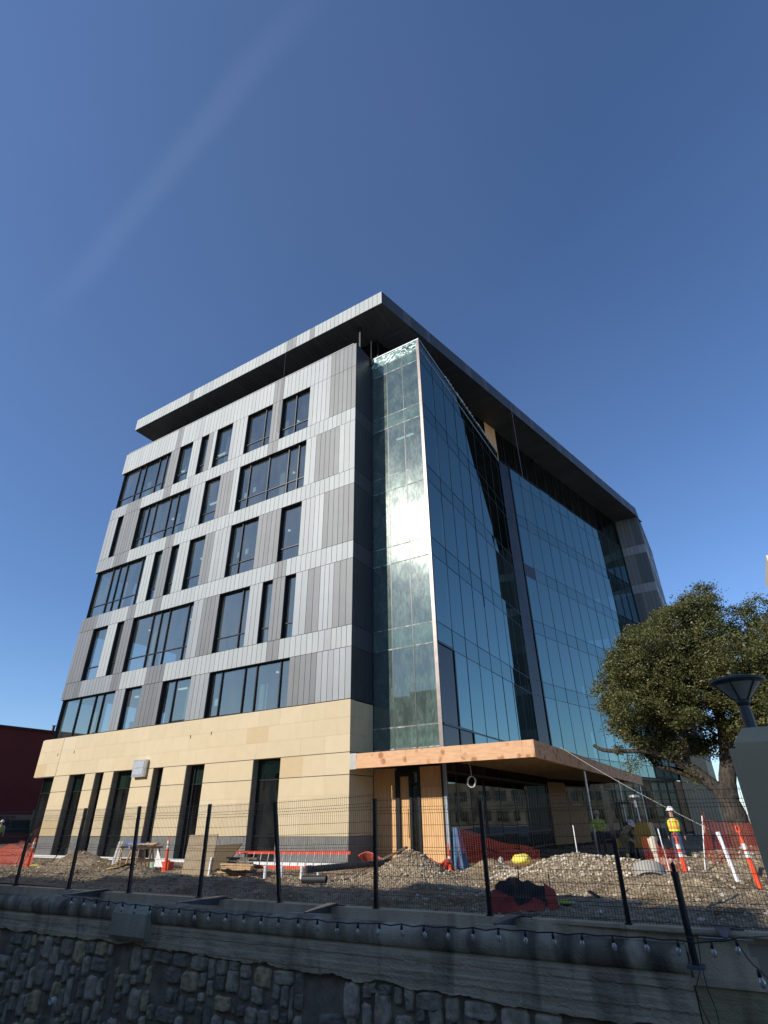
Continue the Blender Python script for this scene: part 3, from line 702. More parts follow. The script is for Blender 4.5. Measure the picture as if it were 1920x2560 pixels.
# rubble masonry under it
c = MB(); c.grid(lambda a, b: (lerp(U0,UE,a), .02-.010*noise.noise(Vector((lerp(U0,UE,a)*5,b*9,0))), lerp(-.7,-3.6,b)), 500, 50); c.build('mortar', MORTAR, RW, smooth=True)
sc_ = MB(); cell = .115; gu, gz = int(20/cell), int(2.6/cell); occ = set()
random.seed(21)
def stone(ua, ub, za, zb_):
    nu, nv = 11, 11; mi = random.choices(range(5), (4,3,4,1.2,3))[0]; pr_ = random.uniform(.015,.045); ang = random.uniform(-.05,.05); sd = random.uniform(0,99)
    cu, cz, hu, hz = (ua+ub)/2, (za+zb_)/2, (ub-ua)/2, (za-zb_)/2
    b = len(sc_.v)
    for i in range(nu+1):
        for j in range(nv+1):
            a, d = (i/nu*2-1), (j/nv*2-1)
            p_ = 7; r = (abs(a)**p_+abs(d)**p_)**(1/p_); mx_ = max(abs(a),abs(d)); k = mx_/r if r > 1e-6 else 1
            nn = .96+.16*noise.noise(Vector((a*1.3+sd, d*1.3, sd)))+.10*noise.noise(Vector((a*4+sd, d*4, sd)))
            x = a*k*hu*nn; z = d*k*hz*nn
            e = 1-mx_
            h = -.022-pr_*min(1, e*7)-.016*noise.noise(Vector((a*2+sd,d*2,1)))-.014*noise.noise(Vector((a*6+sd,d*6,1))) if mx_ < .999 else .06
            sc_.v.append((cu+x-z*ang, h, cz+z+x*ang))
    for i in range(nu):
        for j in range(nv):
            q = b+i*(nv+1)+j; sc_.f.append((q, q+1, q+nv+2, q+nv+1)); sc_.m.append(mi)
order = [(i,j) for j in range(gz) for i in range(gu)]
for (i, j) in order:
    if (i,j) in occ: continue
    w, h = random.choice([(2,2),(3,2),(3,3),(2,4),(3,5),(4,5),(4,3),(3,4),(5,4),(4,6),(2,3),(6,3),(5,3)])
    while w > 1 and any((i+a,j) in occ for a in range(w)): w -= 1
    while h > 1 and any((i+a,j+b) in occ for a in range(w) for b in range(h)): h -= 1
    for a in range(w):
        for b in range(h): occ.add((i+a,j+b))
    if w*h < 3: continue
    U = -10.5+i*cell; Z = -.98-j*cell
    if random.random() < .12: continue
    if U > 5 and random.random() < (U-5)/4: continue
    zt = zbot(U)+.02
    if Z > zt: Z = zt
    if Z-h*cell > zt-.1: continue
    g = random.uniform(.014,.04)
    stone(U+g, U+w*cell-g, Z-g, Z-h*cell+g)
sc_.build('masonry_stone', ROCKS, RW, smooth=True)
# ledge and ochre plaster at the right
c = MB(); c.box(UE+.0, U1, -.13, .0, -.68, -.61); c.box(UE+.02, U1, -.004, .0, -.61, -.3)
c.build('ledge', CURB, RW)
c = MB(); c.grid(lambda a, b: (lerp(UE+.02,U1,a), -.09-.012*noise.noise(Vector((a*90,b*30,3))), lerp(-.68,-3.6,b)), 300, 60); c.build('plaster', PLAST, RW, smooth=True)
c = MB(); c.tube([(-5.78,.02,-2.3),(-5.80,-.12,-2.31)], .07, 14, cap=False); c.tube([(-5.78,.01,-2.3),(-5.79,-.02,-2.3)], .06, 14)
c.build('drain_pipe', WHITE, RW)
def wcable(pts, lab):
    c = MB(); c.tube([wp(*p) for p in pts], .007, 5); tag(c.build('cable', BLACKP, loc=wp(*pts[0])), lab, 'cable')
wcable([(9.50,-.15,-.05),(9.46,-.16,-.4),(9.47,-.2,-.7),(9.52,-.17,-.95),(9.50,-.15,-1.3),(9.55,-.15,-1.7)], 'thin black cable down the ochre plaster, the longer one right of the lamp post foot')
wcable([(9.42,-.14,-.5),(9.30,-.17,-.72),(9.33,-.16,-.95),(9.42,-.15,-1.2),(9.45,-.15,-1.7)], 'thin black cable drooping left of the other cable below the black post foot')

# ------------------------------------------------------------------ steel mesh fence on the curb
FE = empty('mesh_fence', OW, 'black welded wire mesh fence with leaning square posts on the concrete curb', 'fence', local=True); FE.rotation_euler = (0,0,TW)
pu = [-11.31,-8.83,-6.34,-3.85,-1.35,1.11,3.59,6.04,8.48,10.96]
lean = [0,-.01,-.03,-.19,-.03,-.35,-.02,.0,.03,0]
for i, (u, l) in enumerate(zip(pu, lean)):
    c = MB(); c.beam((u,.07,-.05),(u+l,.07,2.0),.07,.07); c.box(u-.055,u+.055,.0,.14,.0,.02); c.build('post', BLACKM, FE)
zl = [0.06,.24,.30,.36,.56,.76,.96,1.02,1.08,1.28,1.48,1.70,1.76,1.82,1.96]
off = {.30:-.045,1.02:-.045,1.76:-.045}
def pan_v(z):
    return .03+off.get(round(z,2),0)
for i in range(len(pu)-1):
    c = MB(); ua, ub = pu[i]+.04, pu[i+1]-.04; la, lb = lean[i], lean[i+1]
    sag = [0,0,-.03,0,-.02,.02,0,-.03,.02,0][i]; sag2 = [0,0,0,.0,.02,.10,0,0,0,0][i]
    def P_(t, z):
        k = z/2; return (lerp(ua+la*k, ub+lb*k, t), pan_v(z), z*(1+.0)+lerp(sag,sag2,t)*k*(1 if 1 else 0))
    n = round((ub-ua)/.05)
    for k in range(n+1):
        t = k/n; c.tube([P_(t, z) for z in [.02]+[.24,.30,.36,.96,1.02,1.08,1.70,1.76,1.82,2.0]], .0038, 3, cap=False)
    for z in zl:
        c.tube([P_(0,z), P_(.33,z), P_(.66,z), P_(1,z)], .0045, 3, cap=False)
    c.build('mesh_panel', BLACKM, FE)
# outrigger arms holding the festoon lights
tips = [(-1.09,-11.04),(2.87,-10.81),(6.42,-10.72),(10.19,-10.37),(13.59,-10.01)]
bas = [(-1.25,-9.72),(3.03,-9.55),(6.15,-9.4),(10.16,-9.2),(13.5,-9.05)]
lab = ['steel outrigger arm on the curb, leftmost of the five','steel outrigger arm on the curb, second from the left','steel outrigger arm on the curb below the central fence post, middle of the five','steel outrigger arm on the curb beneath the black tarpaulin','steel outrigger arm on the curb, rightmost, beyond the black lamp post']
ARM = pmat('galvanised_arm', (.10,.11,.13), (.16,.17,.2), rough=.4, metal=.4)
for (tx, ty), (bx, by), lb_ in zip(tips, bas, lab):
    o = empty('outrigger_arm', (bx,by,.0), lb_, 'bracket', 'steel arms carrying the string lights')
    c = MB(); c.v += [(bx-.12,by,.03),(bx+.12,by,.03),(tx+.03,ty,.03),(tx-.03,ty,.03),(bx-.12,by,.055),(bx+.12,by,.055),(tx+.03,ty,.045),(tx-.03,ty,.045)]
    for q in ((0,3,2,1),(4,5,6,7),(0,1,5,4),(1,2,6,5),(2,3,7,6),(3,0,4,7)): c.f.append(q); c.m.append(0)
    c.v += [(bx,by,.03),(bx,by-.02,-.14),(tx,ty,.02),(tx,ty,.03)]; c.f.append((8,9,10,11)); c.m.append(0)
    c.build('blade', ARM, o)
    c = MB(); c.box(bx-.02, bx+.3, by-.02, by+.02, .005, .03); c.build('foot_plate', ARM, o)
    c = MB(); c.tube([(tx-.35,ty,.02),(tx+.35,ty+.05,.02)], .006, 6); c.build('cross_rod', SILVER, o)
# festoon
bl = [(-0.66,-11.05,.01),(-.2,-11.02,0),(.25,-10.99,-.01),(.7,-10.96,-.03),(1.17,-10.93,-.03),(1.6,-10.9,-.05),(2.07,-10.87,-.06),(2.5,-10.84,-.07),(2.97,-10.8,-.07),(3.43,-10.77,-.08),(3.87,-10.74,-.09),(4.33,-10.71,-.09),(4.8,-10.68,-.09),(5.25,-10.65,-.1),(5.68,-10.62,-.1),(6.15,-10.58,-.09),(6.6,-10.55,-.09),(7.06,-10.52,-.11),(7.51,-10.49,-.1),(7.96,-10.46,-.08),(8.42,-10.43,-.07),(8.86,-10.4,-.07),(9.32,-10.37,-.06),(9.77,-10.33,-.05),(10.22,-10.3,-.04),(10.67,-10.27,-.04),(11.12,-10.24,-.04),(11.58,-10.21,-.03),(12.04,-10.18,-.03),(12.5,-10.15,-.02),(12.95,-10.11,-.03),(13.4,-10.08,-.02),(13.73,-10.06,.03),(13.99,-11.6,-.02)]
SL = empty('string_light', (-1.09,-11.04,0), 'festoon of clear bulbs on a black cable strung along the creek wall', 'string lights')
pts = [Vector((-1.09,-11.04,.03))]
for i, p in enumerate(bl):
    q = Vector(p)+Vector((0,0,.01))
    if i < len(bl)-1: 
        m_ = (pts[-1]+q)/2; m_.z -= random.uniform(.01,.035); pts.append(m_)
    else:
        a_ = pts[-1].copy()
        for t in (.25,.5,.75): m_ = a_.lerp(q, t); m_.z += -.06*math.sin(t*3.14); pts.append(m_)
    pts.append(q)
last = pts[-1]
for t in (.25,.5,.75,1): m_ = last.lerp(Vector((14.62,-14.2,.6)), t); m_.z += -.5*math.sin(t*3.14)*.5; pts.append(m_)
c = MB(); c.tube(pts, .011, 6); c.build('cable', BLACKP, SL)
c = MB(); c.tube([(13.73,-10.06,.05),(14.6,-9.9,.13),(16,-9.7,.3)], .005, 5); c.build('guy_wire', BLACKP, SL)
c = MB(); c.lathe([(0,.0),(.017,.0),(.021,-.02),(.024,-.075),(.0,-.076)], n=12); sock = c.build('socket', BLACKP, loc=(0,0,0), smooth=True)
c = MB(); c.lathe([(.014,-.07),(.020,-.085),(.033,-.11),(.037,-.135),(.031,-.160),(.016,-.176),(.0,-.18)], n=14)
BULB, nt, out = new_mat('bulb_frosted'); b = N(nt,'BsdfPrincipled'); nt.links.new(b.outputs[0], out.inputs[0]); b.inputs['Base Color'].default_value = (.46,.43,.37,1); b.inputs['Roughness'].default_value = .15; b.inputs['Transmission Weight'].default_value = .35
bulb = c.build('bulb', BULB, smooth=True)
for i, p in enumerate(bl):
    lp = Vector(p)-WL[SL.name]
    for src in (sock, bulb):
        o = src if i == 0 else src.copy()
        if i: COL.objects.link(o)
        o.parent = SL; o.location = lp; o.rotation_euler = (random.uniform(-.12,.12), random.uniform(-.12,.12), 0)
# black lamp-style post standing on the ledge
o = empty('bollard_post', (13.05,-9.62,-.62), 'round black steel post with a ball top standing on the wall ledge', 'post')
c = MB(); px_, py_ = 13.05, -9.50
c.tube([(px_,py_,-.4),(px_,py_,.72)], .052, 18); c.tube([(px_,py_,.72),(px_,py_,.78),(px_,py_,.80)], [.062,.062,.03], 18); c.build('shaft', BLACKM, o, smooth=False)
c = MB(); c.lathe([(0,.80),(.03,.80),(.036,.84),(.03,.88),(.038,.89),(.0,.93)], (px_,py_,0), 16); c.build('finial', BLACKM, o, smooth=True)
c = MB(); c.box(px_-.12,px_+.12,py_-.14,py_+.12,-.44,-.40); c.tube([(px_,py_,-.06),(px_,py_,-.05)], .055, 18); c.build('base_plate', ARM, o)
# ------------------------------------------------------------------ pillar with lamp, near bank
STU = pmat('stucco_olive', (.46,.38,.235), (.50,.415,.26), rough=.9, scale=3, bump=.004, bscale=60)
X, Y = 14.42, -14.5
o = empty('lamp_pillar', (X+.45,Y+.45,-.12), 'olive stucco pillar with a pyramid cap at the right edge', 'pillar')
c = MB(); w_ = .9; c.box(X+.03, X+w_, Y, Y+w_, -.12, 2.14); 
c.v += [(X,Y+.04,-.12),(X+.03,Y,-.12),(X+.03,Y+w_,-.12),(X,Y+w_,-.12),(X,Y+.04,2.14),(X+.03,Y,2.14),(X+.03,Y+w_,2.14),(X,Y+w_,2.14)]
b = len(c.v)-8
for q in ((0,1,5,4),(3,0,4,7),(4,5,6,7)): c.f.append(tuple(b+k for k in q)); c.m.append(0)
c.build('shaft', STU, o)
c = MB(); cx0, cx1, cy0, cy1 = X+.06, X+w_-.02, Y+.06, Y+w_-.06
c.box(cx0, cx1, cy0, cy1, 2.14, 2.19)
mx0, mx1, my0, my1 = X+.16, X+.42, Y+.18, Y+.46
b = len(c.v); c.v += [(cx0,cy0,2.19),(cx1,cy0,2.19),(cx1,cy1,2.19),(cx0,cy1,2.19),(mx0,my0,2.33),(mx1,my0,2.33),(mx1,my1,2.33),(mx0,my1,2.33)]
for q in ((4,5,6,7),(0,1,5,4),(1,2,6,5),(2,3,7,6),(3,0,4,7)): c.f.append(tuple(b+k for k in q)); c.m.append(0)
c.build('cap', STU, o)
LX, LY = X+.245, Y+.3
o = empty('pillar_lamp', (LX,LY,2.33), 'dark inverted cone lamp with frosted panels on the stucco pillar cap', 'lamp')
LM = pmat('lamp_graphite', (.03,.036,.035), (.045,.05,.05), rough=.45)
c = MB(); c.lathe([(0,2.33),(.056,2.33),(.056,2.50),(.05,2.51),(.05,2.56),(0,2.56)], (LX,LY,0), 8); c.build('stem', pmat('lamp_stem', (.07,.07,.08), rough=.5), o)
c = MB(); c.lathe([(0,2.55),(.055,2.55),(.075,2.60),(.062,2.605)], (LX,LY,0), 24); c.build('hub', LM, o, smooth=True)
c = MB(); c.lathe([(.065,2.60),(.215,2.765)], (LX,LY,0), 32); c.build('diffuser', pmat('frosted_panel', (.30,.29,.28), (.36,.35,.33), rough=.4), o, smooth=True)
c = MB()
for k in range(6):
    a = k*math.pi/3+.25; c.beam((LX+.07*math.cos(a),LY+.07*math.sin(a),2.60),(LX+.222*math.cos(a),LY+.222*math.sin(a),2.77),.012,.012)
c.build('rib', LM, o)
c = MB(); c.lathe([(.205,2.755),(.25,2.765),(.262,2.785),(.255,2.80),(.15,2.83),(0,2.84)], (LX,LY,0), 36); c.build('lamp_hood', LM, o, smooth=True)

# ------------------------------------------------------------------ live oak
LEAF = []
for i, cc_ in enumerate(((.088,.095,.028),(.145,.15,.048),(.05,.058,.018),(.16,.13,.055))):
    m, nt, out = new_mat('oak_leaf_%d'%i); L = nt.links.new
    d = N(nt,'BsdfPrincipled'); d.inputs['Base Color'].default_value = (*cc_,1); d.inputs['Roughness'].default_value = .5
    t = N(nt,'BsdfTranslucent'); t.inputs[0].default_value = (cc_[0]*1.3,cc_[1]*1.4,cc_[2],1)
    mx = N(nt,'MixShader'); mx.inputs[0].default_value = .22; L(d.outputs[0], mx.inputs[1]); L(t.outputs[0], mx.inputs[2]); L(mx.outputs[0], out.inputs[0]); LEAF.append(m)
BARK = pmat('oak_bark', (.028,.023,.018), (.085,.07,.055), rough=.95, scale=7, stretch=(2,2,.5), bump=.08, bscale=9)
random.seed(5)
lobes = [(10.05,6.56,.69),(10.98,7.61,.91),(12.01,8.36,1.09),(10.73,5.71,.97),(13.35,9.06,1.08),(12.16,6.91,1.41),(14.42,9.42,.89),(15.09,9.84,.53),(13.61,7.58,1.39),(12.8,5.67,1.19),(11.3,4.68,.77),(14.88,8.25,1.03),(15.98,8.94,.77),(16.78,9.14,.76),(15.31,7.16,1.17),(15.9,6.27,1.13),(11.27,3.9,.5),(13.29,4.67,.82),(15.0,5.13,.8),(16.78,7.77,.98),(17.17,6.42,1.42),(16.22,4.72,1.24),(14.43,6.13,.99),(10.22,4.93,.44),(10.6,5.15,.6),(11.9,4.95,.8),(12.3,5.8,1.2),(10.4,6.2,.7),(13.9,5.2,.8),(11.4,6.6,1.0),(14.2,7.2,1.1),(15.5,4.3,.9),(14.7,4.5,.65),(13.7,4.0,.5),(12.9,4.1,.45),(17,4.2,1),(16.8,5.6,1.1),(15.6,5.3,1.0),(12.2,3.95,.4),(11.9,4.4,.5),(10.8,4.35,.35),(10.3,7.05,.45),(11.4,8.35,.5),(12.6,9.3,.45),(14.9,10.15,.35),(9.75,6.0,.4)]
TY = 6.0
cents = []
for x, z, r in lobes:
    ys_ = [TY+random.uniform(-.8,.8)]
    if r > .85: ys_ += [TY-random.uniform(1.2,2.2), TY+random.uniform(1.2,2.6)]
    for k, y in enumerate(ys_):
        rr = r*(1 if k == 0 else .9)
        if k: # shrink toward the axis so the outline from the camera stays
            f_ = (y+21)/(TY+21); xx = 14.53+(x-14.53)*f_; zz = 1.6+(z-1.6)*f_
        else: xx, zz = x, z
        cents.append((xx, y, zz, rr))
oak = empty('oak_tree', (13.75,TY,.3), 'broad live oak with a forked trunk and olive green crown at the right', 'tree')
tk = MB(); limbs = []
def limb(pts, r0, r1, n=9):
    P = [Vector(p) for p in pts]; out_ = []
    m = 7
    for i in range(len(P)-1):
        for k in range(m):
            t = k/m; a = P[max(i-1,0)]; b_ = P[i]; c_ = P[i+1]; d_ = P[min(i+2,len(P)-1)]
            q = .5*((2*b_)+(c_-a)*t+(2*a-5*b_+4*c_-d_)*t*t+(3*b_-a-3*c_+d_)*t**3)
            out_.append(q+Vector((noise.noise(q*1.5),noise.noise(q*1.5+Vector((9,0,0))),0))*.05)
    out_.append(P[-1]); rs = [lerp(r0,r1,i/(len(out_)-1))*(1+.10*noise.noise(Vector((i*.7,r0*9,0)))) for i in range(len(out_))]
    tk.tube(out_, rs, n); limbs.extend(out_[::3])
limb([(13.78,TY,-.1),(13.70,TY,.9),(13.58,TY,1.8),(13.35,TY,2.6)], .50, .34, 16)
limb([(13.40,TY,2.3),(12.72,TY-.2,3.07),(12.23,TY-.4,3.46),(11.43,TY-.6,3.89),(10.6,TY-.8,4.6)], .27, .07)
limb([(13.35,TY,2.5),(12.6,TY+.3,2.9),(12.0,TY+.2,3.17),(11.3,TY+.2,3.4),(10.8,TY+.6,4.1)], .20, .06)
limb([(13.58,TY,2.1),(13.85,TY+.2,3.2),(14.0,TY+.3,4.02),(14.1,TY,5.22),(13.8,TY,6.6),(13.5,TY,8)], .34, .09, 12)
limb([(14.0,TY+.2,3.9),(14.6,TY-.3,4.8),(15.5,TY-.5,5.9),(16.5,TY,7.2)], .22, .06)
limb([(14.0,TY+.2,3.6),(15.0,TY+.6,4.2),(16.4,TY+.8,4.9)], .18, .05)
limb([(12.5,TY-.2,3.2),(12.6,TY-.6,4.6),(12.1,TY-.8,6.2),(11.6,TY-.8,7.4)], .15, .05)
limb([(11.6,TY-.5,3.8),(10.9,TY-.7,3.9),(10.17,TY-.8,3.93),(9.5,TY-.9,4.02),(9.17,TY-.9,4.22)], .10, .07)
for cx_, cy_, cz_, cr_ in cents:
    b0 = min(limbs[:260], key=lambda q: (q-Vector((cx_,cy_,cz_))).length)
    for _ in range(3):
        e = Vector((cx_,cy_,cz_))+Vector((random.uniform(-1,1),random.uniform(-1,1),random.uniform(-.7,.7)))*cr_*.6
        mid = b0.lerp(e,.5)+Vector((random.uniform(-.2,.2),random.uniform(-.2,.2),random.uniform(-.1,.3)))
        tk.tube([b0, mid, e], [.045,.03,.012], 5)
tk.build('trunk', BARK, oak, smooth=True)
lf = MB()
def leaf(p, s, mi):
    a = random.uniform(0,6.28); el = random.uniform(-.9,1.0)
    d = Vector((math.cos(a)*math.cos(el), math.sin(a)*math.cos(el), math.sin(el)))
    u = d.orthogonal().normalized(); u = (Matrix.Rotation(random.uniform(0,3.14), 3, d) @ u)
    w = s*.26; q = p+d*s*.5
    lf.face([p, q+u*w, p+d*s, q-u*w], mi)
for cx_, cy_, cz_, cr_ in cents:
    nclump = int(50*cr_**2)+8
    for _ in range(nclump):
        d = Vector((random.gauss(0,1),random.gauss(0,1),random.gauss(0,1))).normalized()
        rad = cr_*random.uniform(.45,1.0)**.6
        cc0 = Vector((cx_,cy_,cz_))+Vector((d.x,d.y,d.z*.85))*rad
        cs_ = random.uniform(.14,.30); base = random.choices((0,1,2,3),(5,3.4,3,1.0))[0]
        for _ in range(int(60*(cs_/.22)**2)):
            v = Vector((random.gauss(0,1),random.gauss(0,1),random.gauss(0,.7)))*cs_*.62
            leaf(cc0+v, random.uniform(.07,.125), base if random.random() < .7 else random.choices((0,1,2,3),(4,3,3,1))[0])
for k in range(220): # tufts on the low broken branch
    t = random.random(); leaf(Vector((lerp(10.3,9.9,t),TY-.8+random.uniform(-.2,.2),3.95+random.uniform(-.15,.2))), .09, random.randrange(4))
for (sx,sz) in ((10.6,3.6),(10.35,3.3),(12.6,2.9)):
    for k in range(170): t = random.random(); leaf(Vector((sx+random.gauss(0,.16),TY-.5+random.gauss(0,.15),sz+random.gauss(0,.22))), .09, random.randrange(4))
lf.build('crown', LEAF, oak)

# ------------------------------------------------------------------ maroon building across the street (left)
M_ = empty('maroon_building', (-42,7,0), 'dark maroon windowless hall with a low sign band at the far left', 'building')
MAR = pmat('maroon_render', (.15,.03,.028), (.18,.036,.034), rough=.85, scale=.6)
c = MB(); c.box(-60,-42,-30,30,2.35,9.25); c.build('wall', MAR, M_)
c = MB(); c.box(-60.1,-41.85,-30.1,30.1,9.25,9.45); c.tube([(-42.1,10.2,9.45),(-42.1,10.2,9.9)], .12, 8); c.tube([(-42.1,10.2,9.9),(-42.1,10.2,9.95)], .2, 8); c.build('roof_edge', pmat('roof_edge_maroon', (.06,.02,.02), rough=.7), M_)
c = MB(); c.box(-60,-42.1,-30,30,0,1.0); 
c.build('plinth', pmat('plinth_brick', (.16,.05,.04), rough=.9), M_)
c = MB()
for k in range(20): c.box(-42.15,-42.08, -25+k*2.6, -22.6+k*2.6, 1.0, 1.95)
c.box(-43,-42.15,-30,30,1.0,2.35); c.build('window', [G_GF], M_)
c = MB(); c.box(-42.0,-41.9,-2,14,1.95,2.35); sg = c.build('sign', pmat('sign_tan', (.30,.235,.13), rough=.7), M_)
def letters(s, loc, size, mat, parent, rz, rx=R(90), ext=.01):
    cu = bpy.data.curves.new('lettering','FONT'); cu.body = s; cu.size = size; cu.extrude = ext; cu.align_x = 'LEFT'
    ob = bpy.data.objects.new('tmp', cu); COL.objects.link(ob); bpy.context.view_layer.update()
    me = bpy.data.meshes.new_from_object(ob.evaluated_get(bpy.context.evaluated_depsgraph_get()))
    bpy.data.objects.remove(ob); me.materials.clear(); me.materials.append(mat)
    o = bpy.data.objects.new('lettering', me); COL.objects.link(o); o.rotation_euler = (rx,0,rz); o.parent = parent; o.location = Vector(loc)-wl_(parent)
    return o
letters('LLA STAR ROOM', (-41.88,5.55,1.99), .44, pmat('letter_dark', (.02,.012,.01), rough=.6), sg, R(90))
c = MB()
for dy in (0,.5): c.lathe([(0,0),(.12,.02),(.17,.15),(.12,.28),(0,.3)], (-41.8,11.2+dy,3.9), 12)
c.tube([(-42,11.4,3.8),(-41.8,11.2,3.95)], .03, 6); c.build('flood_lamp', pmat('lamp_white', (.5,.5,.5), rough=.5), M_, smooth=True)

# ------------------------------------------------------------------ buildings out of view
S_ = empty('warehouse', (-20,-34,0), 'low pale building on the near bank behind the viewer', 'building')
WG = pmat('warehouse_wall', (.50,.43,.31), (.58,.50,.37), rough=.9, scale=.7)  # wall colour raised to bounce light into the shaded foreground
c = MB(); hts = [(-70,-40,13.8),(-40,-26,13.3),(-26,-20.2,13.6),(-20.2,-16.3,13.9),(-16.3,-12.6,14.3),(-12.6,-9.2,14.75),(-9.2,-6.9,14.95),(-6.9,-4.2,15.5),(-4.2,-1.0,15.2),(-1.0,1.6,14.6),(1.6,4.2,13.9),(4.2,26,13.5)]
for a, b_, h in hts: c.box(a, b_-.005, -46, -32, -.1, h)
c.build('wall', WG, S_)
c = MB()
for k in range(26):
    for z in (1.2,4.6,8.0): c.box(-58+k*3.1,-56.6+k*3.1,-31.99,-31.95,z,z+2.0)
c.build('window', [G_GF], S_)
Q = empty('reflected_building', (70,125,0), 'long dark low building beyond the oak, added for the entrance glass to reflect', 'building')
c = MB(); c.box(18,150,125,140,0,9.5); c.build('wall', pmat('reflected_wall_dark', (.05,.045,.035), (.16,.14,.11), rough=.9, scale=.3), Q)  # added building, wall darkened so the entrance glass reflects dark
c = MB()
for k in range(40):
    for z in (.8,5.2): c.box(19+k*3.3,20.9+k*3.3,124.9,124.98,z,z+2.2)
c.build('window', [G_GF], Q)
# slim pale block at the right edge of the picture
Z_ = empty('apartment_block', (22.5,21,0), 'sliver of a pale apartment block at the right edge above the oak', 'building')

# ------------------------------------------------------------------ site clutter
def thing1(name, mb, mat, loc, label, cat, group=None, smooth=False):
    return tag(mb.build(name, mat, loc=loc, smooth=smooth), label, cat, group)
# ladder on its side
lo = empty('ladder', (-.7,-4.6,.2), 'long red fibreglass ladder lying on its side on white stubs', 'ladder')
La, Lb = Vector((-1.75,-4.55,0)), Vector((2.55,-3.65,0))
ld = (Lb-La).normalized(); up = Vector((0,.10,.42))
for k, (z, e0, e1) in enumerate(((.0,0,1),(1,.0,1.0))):
    c = MB(); a = La+up*z*1.0+Vector((0,0,.22)); b_ = Lb+up*z+Vector((0,0,.22)); c.beam(a, b_, .035, .085); c.build('rail', REDO, lo)
for k in range(15):
    c = MB(); t = (k+.6)/15; a = La.lerp(Lb,t)+Vector((0,0,.24)); c.tube([a, a+up*.97], .017, 8); c.build('rung', SILVER, lo)
for i, (x, y) in enumerate(((.1,-4.9),(.75,-4.85),(1.5,-4.75),(1.75,-4.2))):
    c = MB(); c.tube([(x,y,-.1),(x+.01,y,.30)], .055, 14); c.tube([(x+.01,y,.24),(x+.01,y,.31)], .064, 14)
    thing1('pipe_stub', c, WHITE, (x,y,0), ['white pipe stub under the left end of the red ladder','white pipe stub under the red ladder, second from the left','white pipe stub next to the leaning fence post under the ladder','short white pipe stub behind the leaning fence post'][i], 'pipe', 'white pipe stubs by the ladder')
# black pipe
c = MB(); pts = [Vector((2.35,-5.6,.30)).lerp(Vector((3.9,-2.9,.38)), k/40) for k in range(41)]
c.tube(pts, [.095 if k % 2 else .088 for k in range(41)], 16, cap=False); c.tube(pts[:3], [.11,.11,.11], 16); 
thing1('drain_pipe', c, BLACKP, (3.1,-4.2,.3), 'long black corrugated pipe lying tilted on the dirt right of the ladder', 'pipe')
c = MB(); c.tube([(2.75,-6.25,.12),(3.45,-6.05,.13)], .10, 18, cap=False); c.tube([(2.75,-6.25,.12),(3.45,-6.05,.13)], .09, 18, cap=False)
thing1('drain_pipe', c, BLACKP, (3.1,-6.15,.1), 'short cut length of black pipe lying in front of the long one', 'pipe')
# upright plywood board
o = empty('plywood_sheet', (-2.0,-5.6,0), 'weathered plywood sheet standing upright with a white batten at its edge', 'plywood sheet')
c = MB(); c.hexa([(-2.75,-5.9,-.05),(-1.78,-5.5,-.05),(-1.79,-5.46,-.05),(-2.76,-5.86,-.05),(-2.72,-5.78,1.20),(-1.76,-5.4,1.22),(-1.77,-5.36,1.22),(-2.73,-5.74,1.20)]); c.build('board', pmat('plywood_weathered', (.36,.28,.18), (.45,.36,.24), rough=.85, scale=3, stretch=(1,1,3)), o)
c = MB(); c.beam((-1.80,-5.58,-.05),(-1.80,-5.52,.55),.06,.03); c.build('batten', WHITE, o)
# delineator posts
def delineator(x, y, z0, h, lean_, label, bands_=(0,)):
    o = empty('delineator_post', (x,y,z0), label, 'traffic post', 'orange delineator posts')
    c = MB(); n = 12; pts = []; rs = []
    for k in range(n+1):
        t = k/n; pts.append((x+lean_*t, y, z0+h*t)); rs.append(lerp(.062,.045,t) if k < n-1 else .02)
    c.tube(pts, rs, 14); c.lathe([(0,0),(.13,0),(.12,.04),(.06,.06)], (x,y,z0), 10)
    c.build('tube', ORANGE, o, smooth=True)
    c = MB(); L_ = h; c.tube([(x+lean_*1.0-.03,y,z0+h*.97),(x+lean_*1.01-.035,y,z0+h*1.05),(x+lean_*1.02,y,z0+h*1.1),(x+lean_*1.01+.035,y,z0+h*1.05),(x+lean_+.03,y,z0+h*.97)], .014, 6); c.build('loop_handle', ORANGE, o)
    for bz in bands_:
        c = MB(); c.tube([(x+lean_*(bz),y,z0+h*bz),(x+lean_*(bz+.1),y,z0+h*(bz+.1))], [.0615-.017*bz+.003]*2, 14, cap=False); c.build('reflective_band', WHITE, o)
delineator(-5.0,-4.7,-.02,1.05,-.06,'orange delineator post between the sawhorses and the plywood sheet',(.72,.86))
delineator(-13.1,-5.3,-.02,1.0,.08,'orange delineator post at the left by the end window',(.7,.85))
delineator(12.45,-2.6,.05,1.05,-.06,'orange delineator post right of the black post finial',(.55,.72))
delineator(14.05,-3.9,.05,1.2,-.12,'orange delineator post nearest the stucco pillar',(.55,.68))
delineator(4.95,-1.0,0,.75,-.04,'orange delineator post among netting by the blue tarp',(.3,.5))
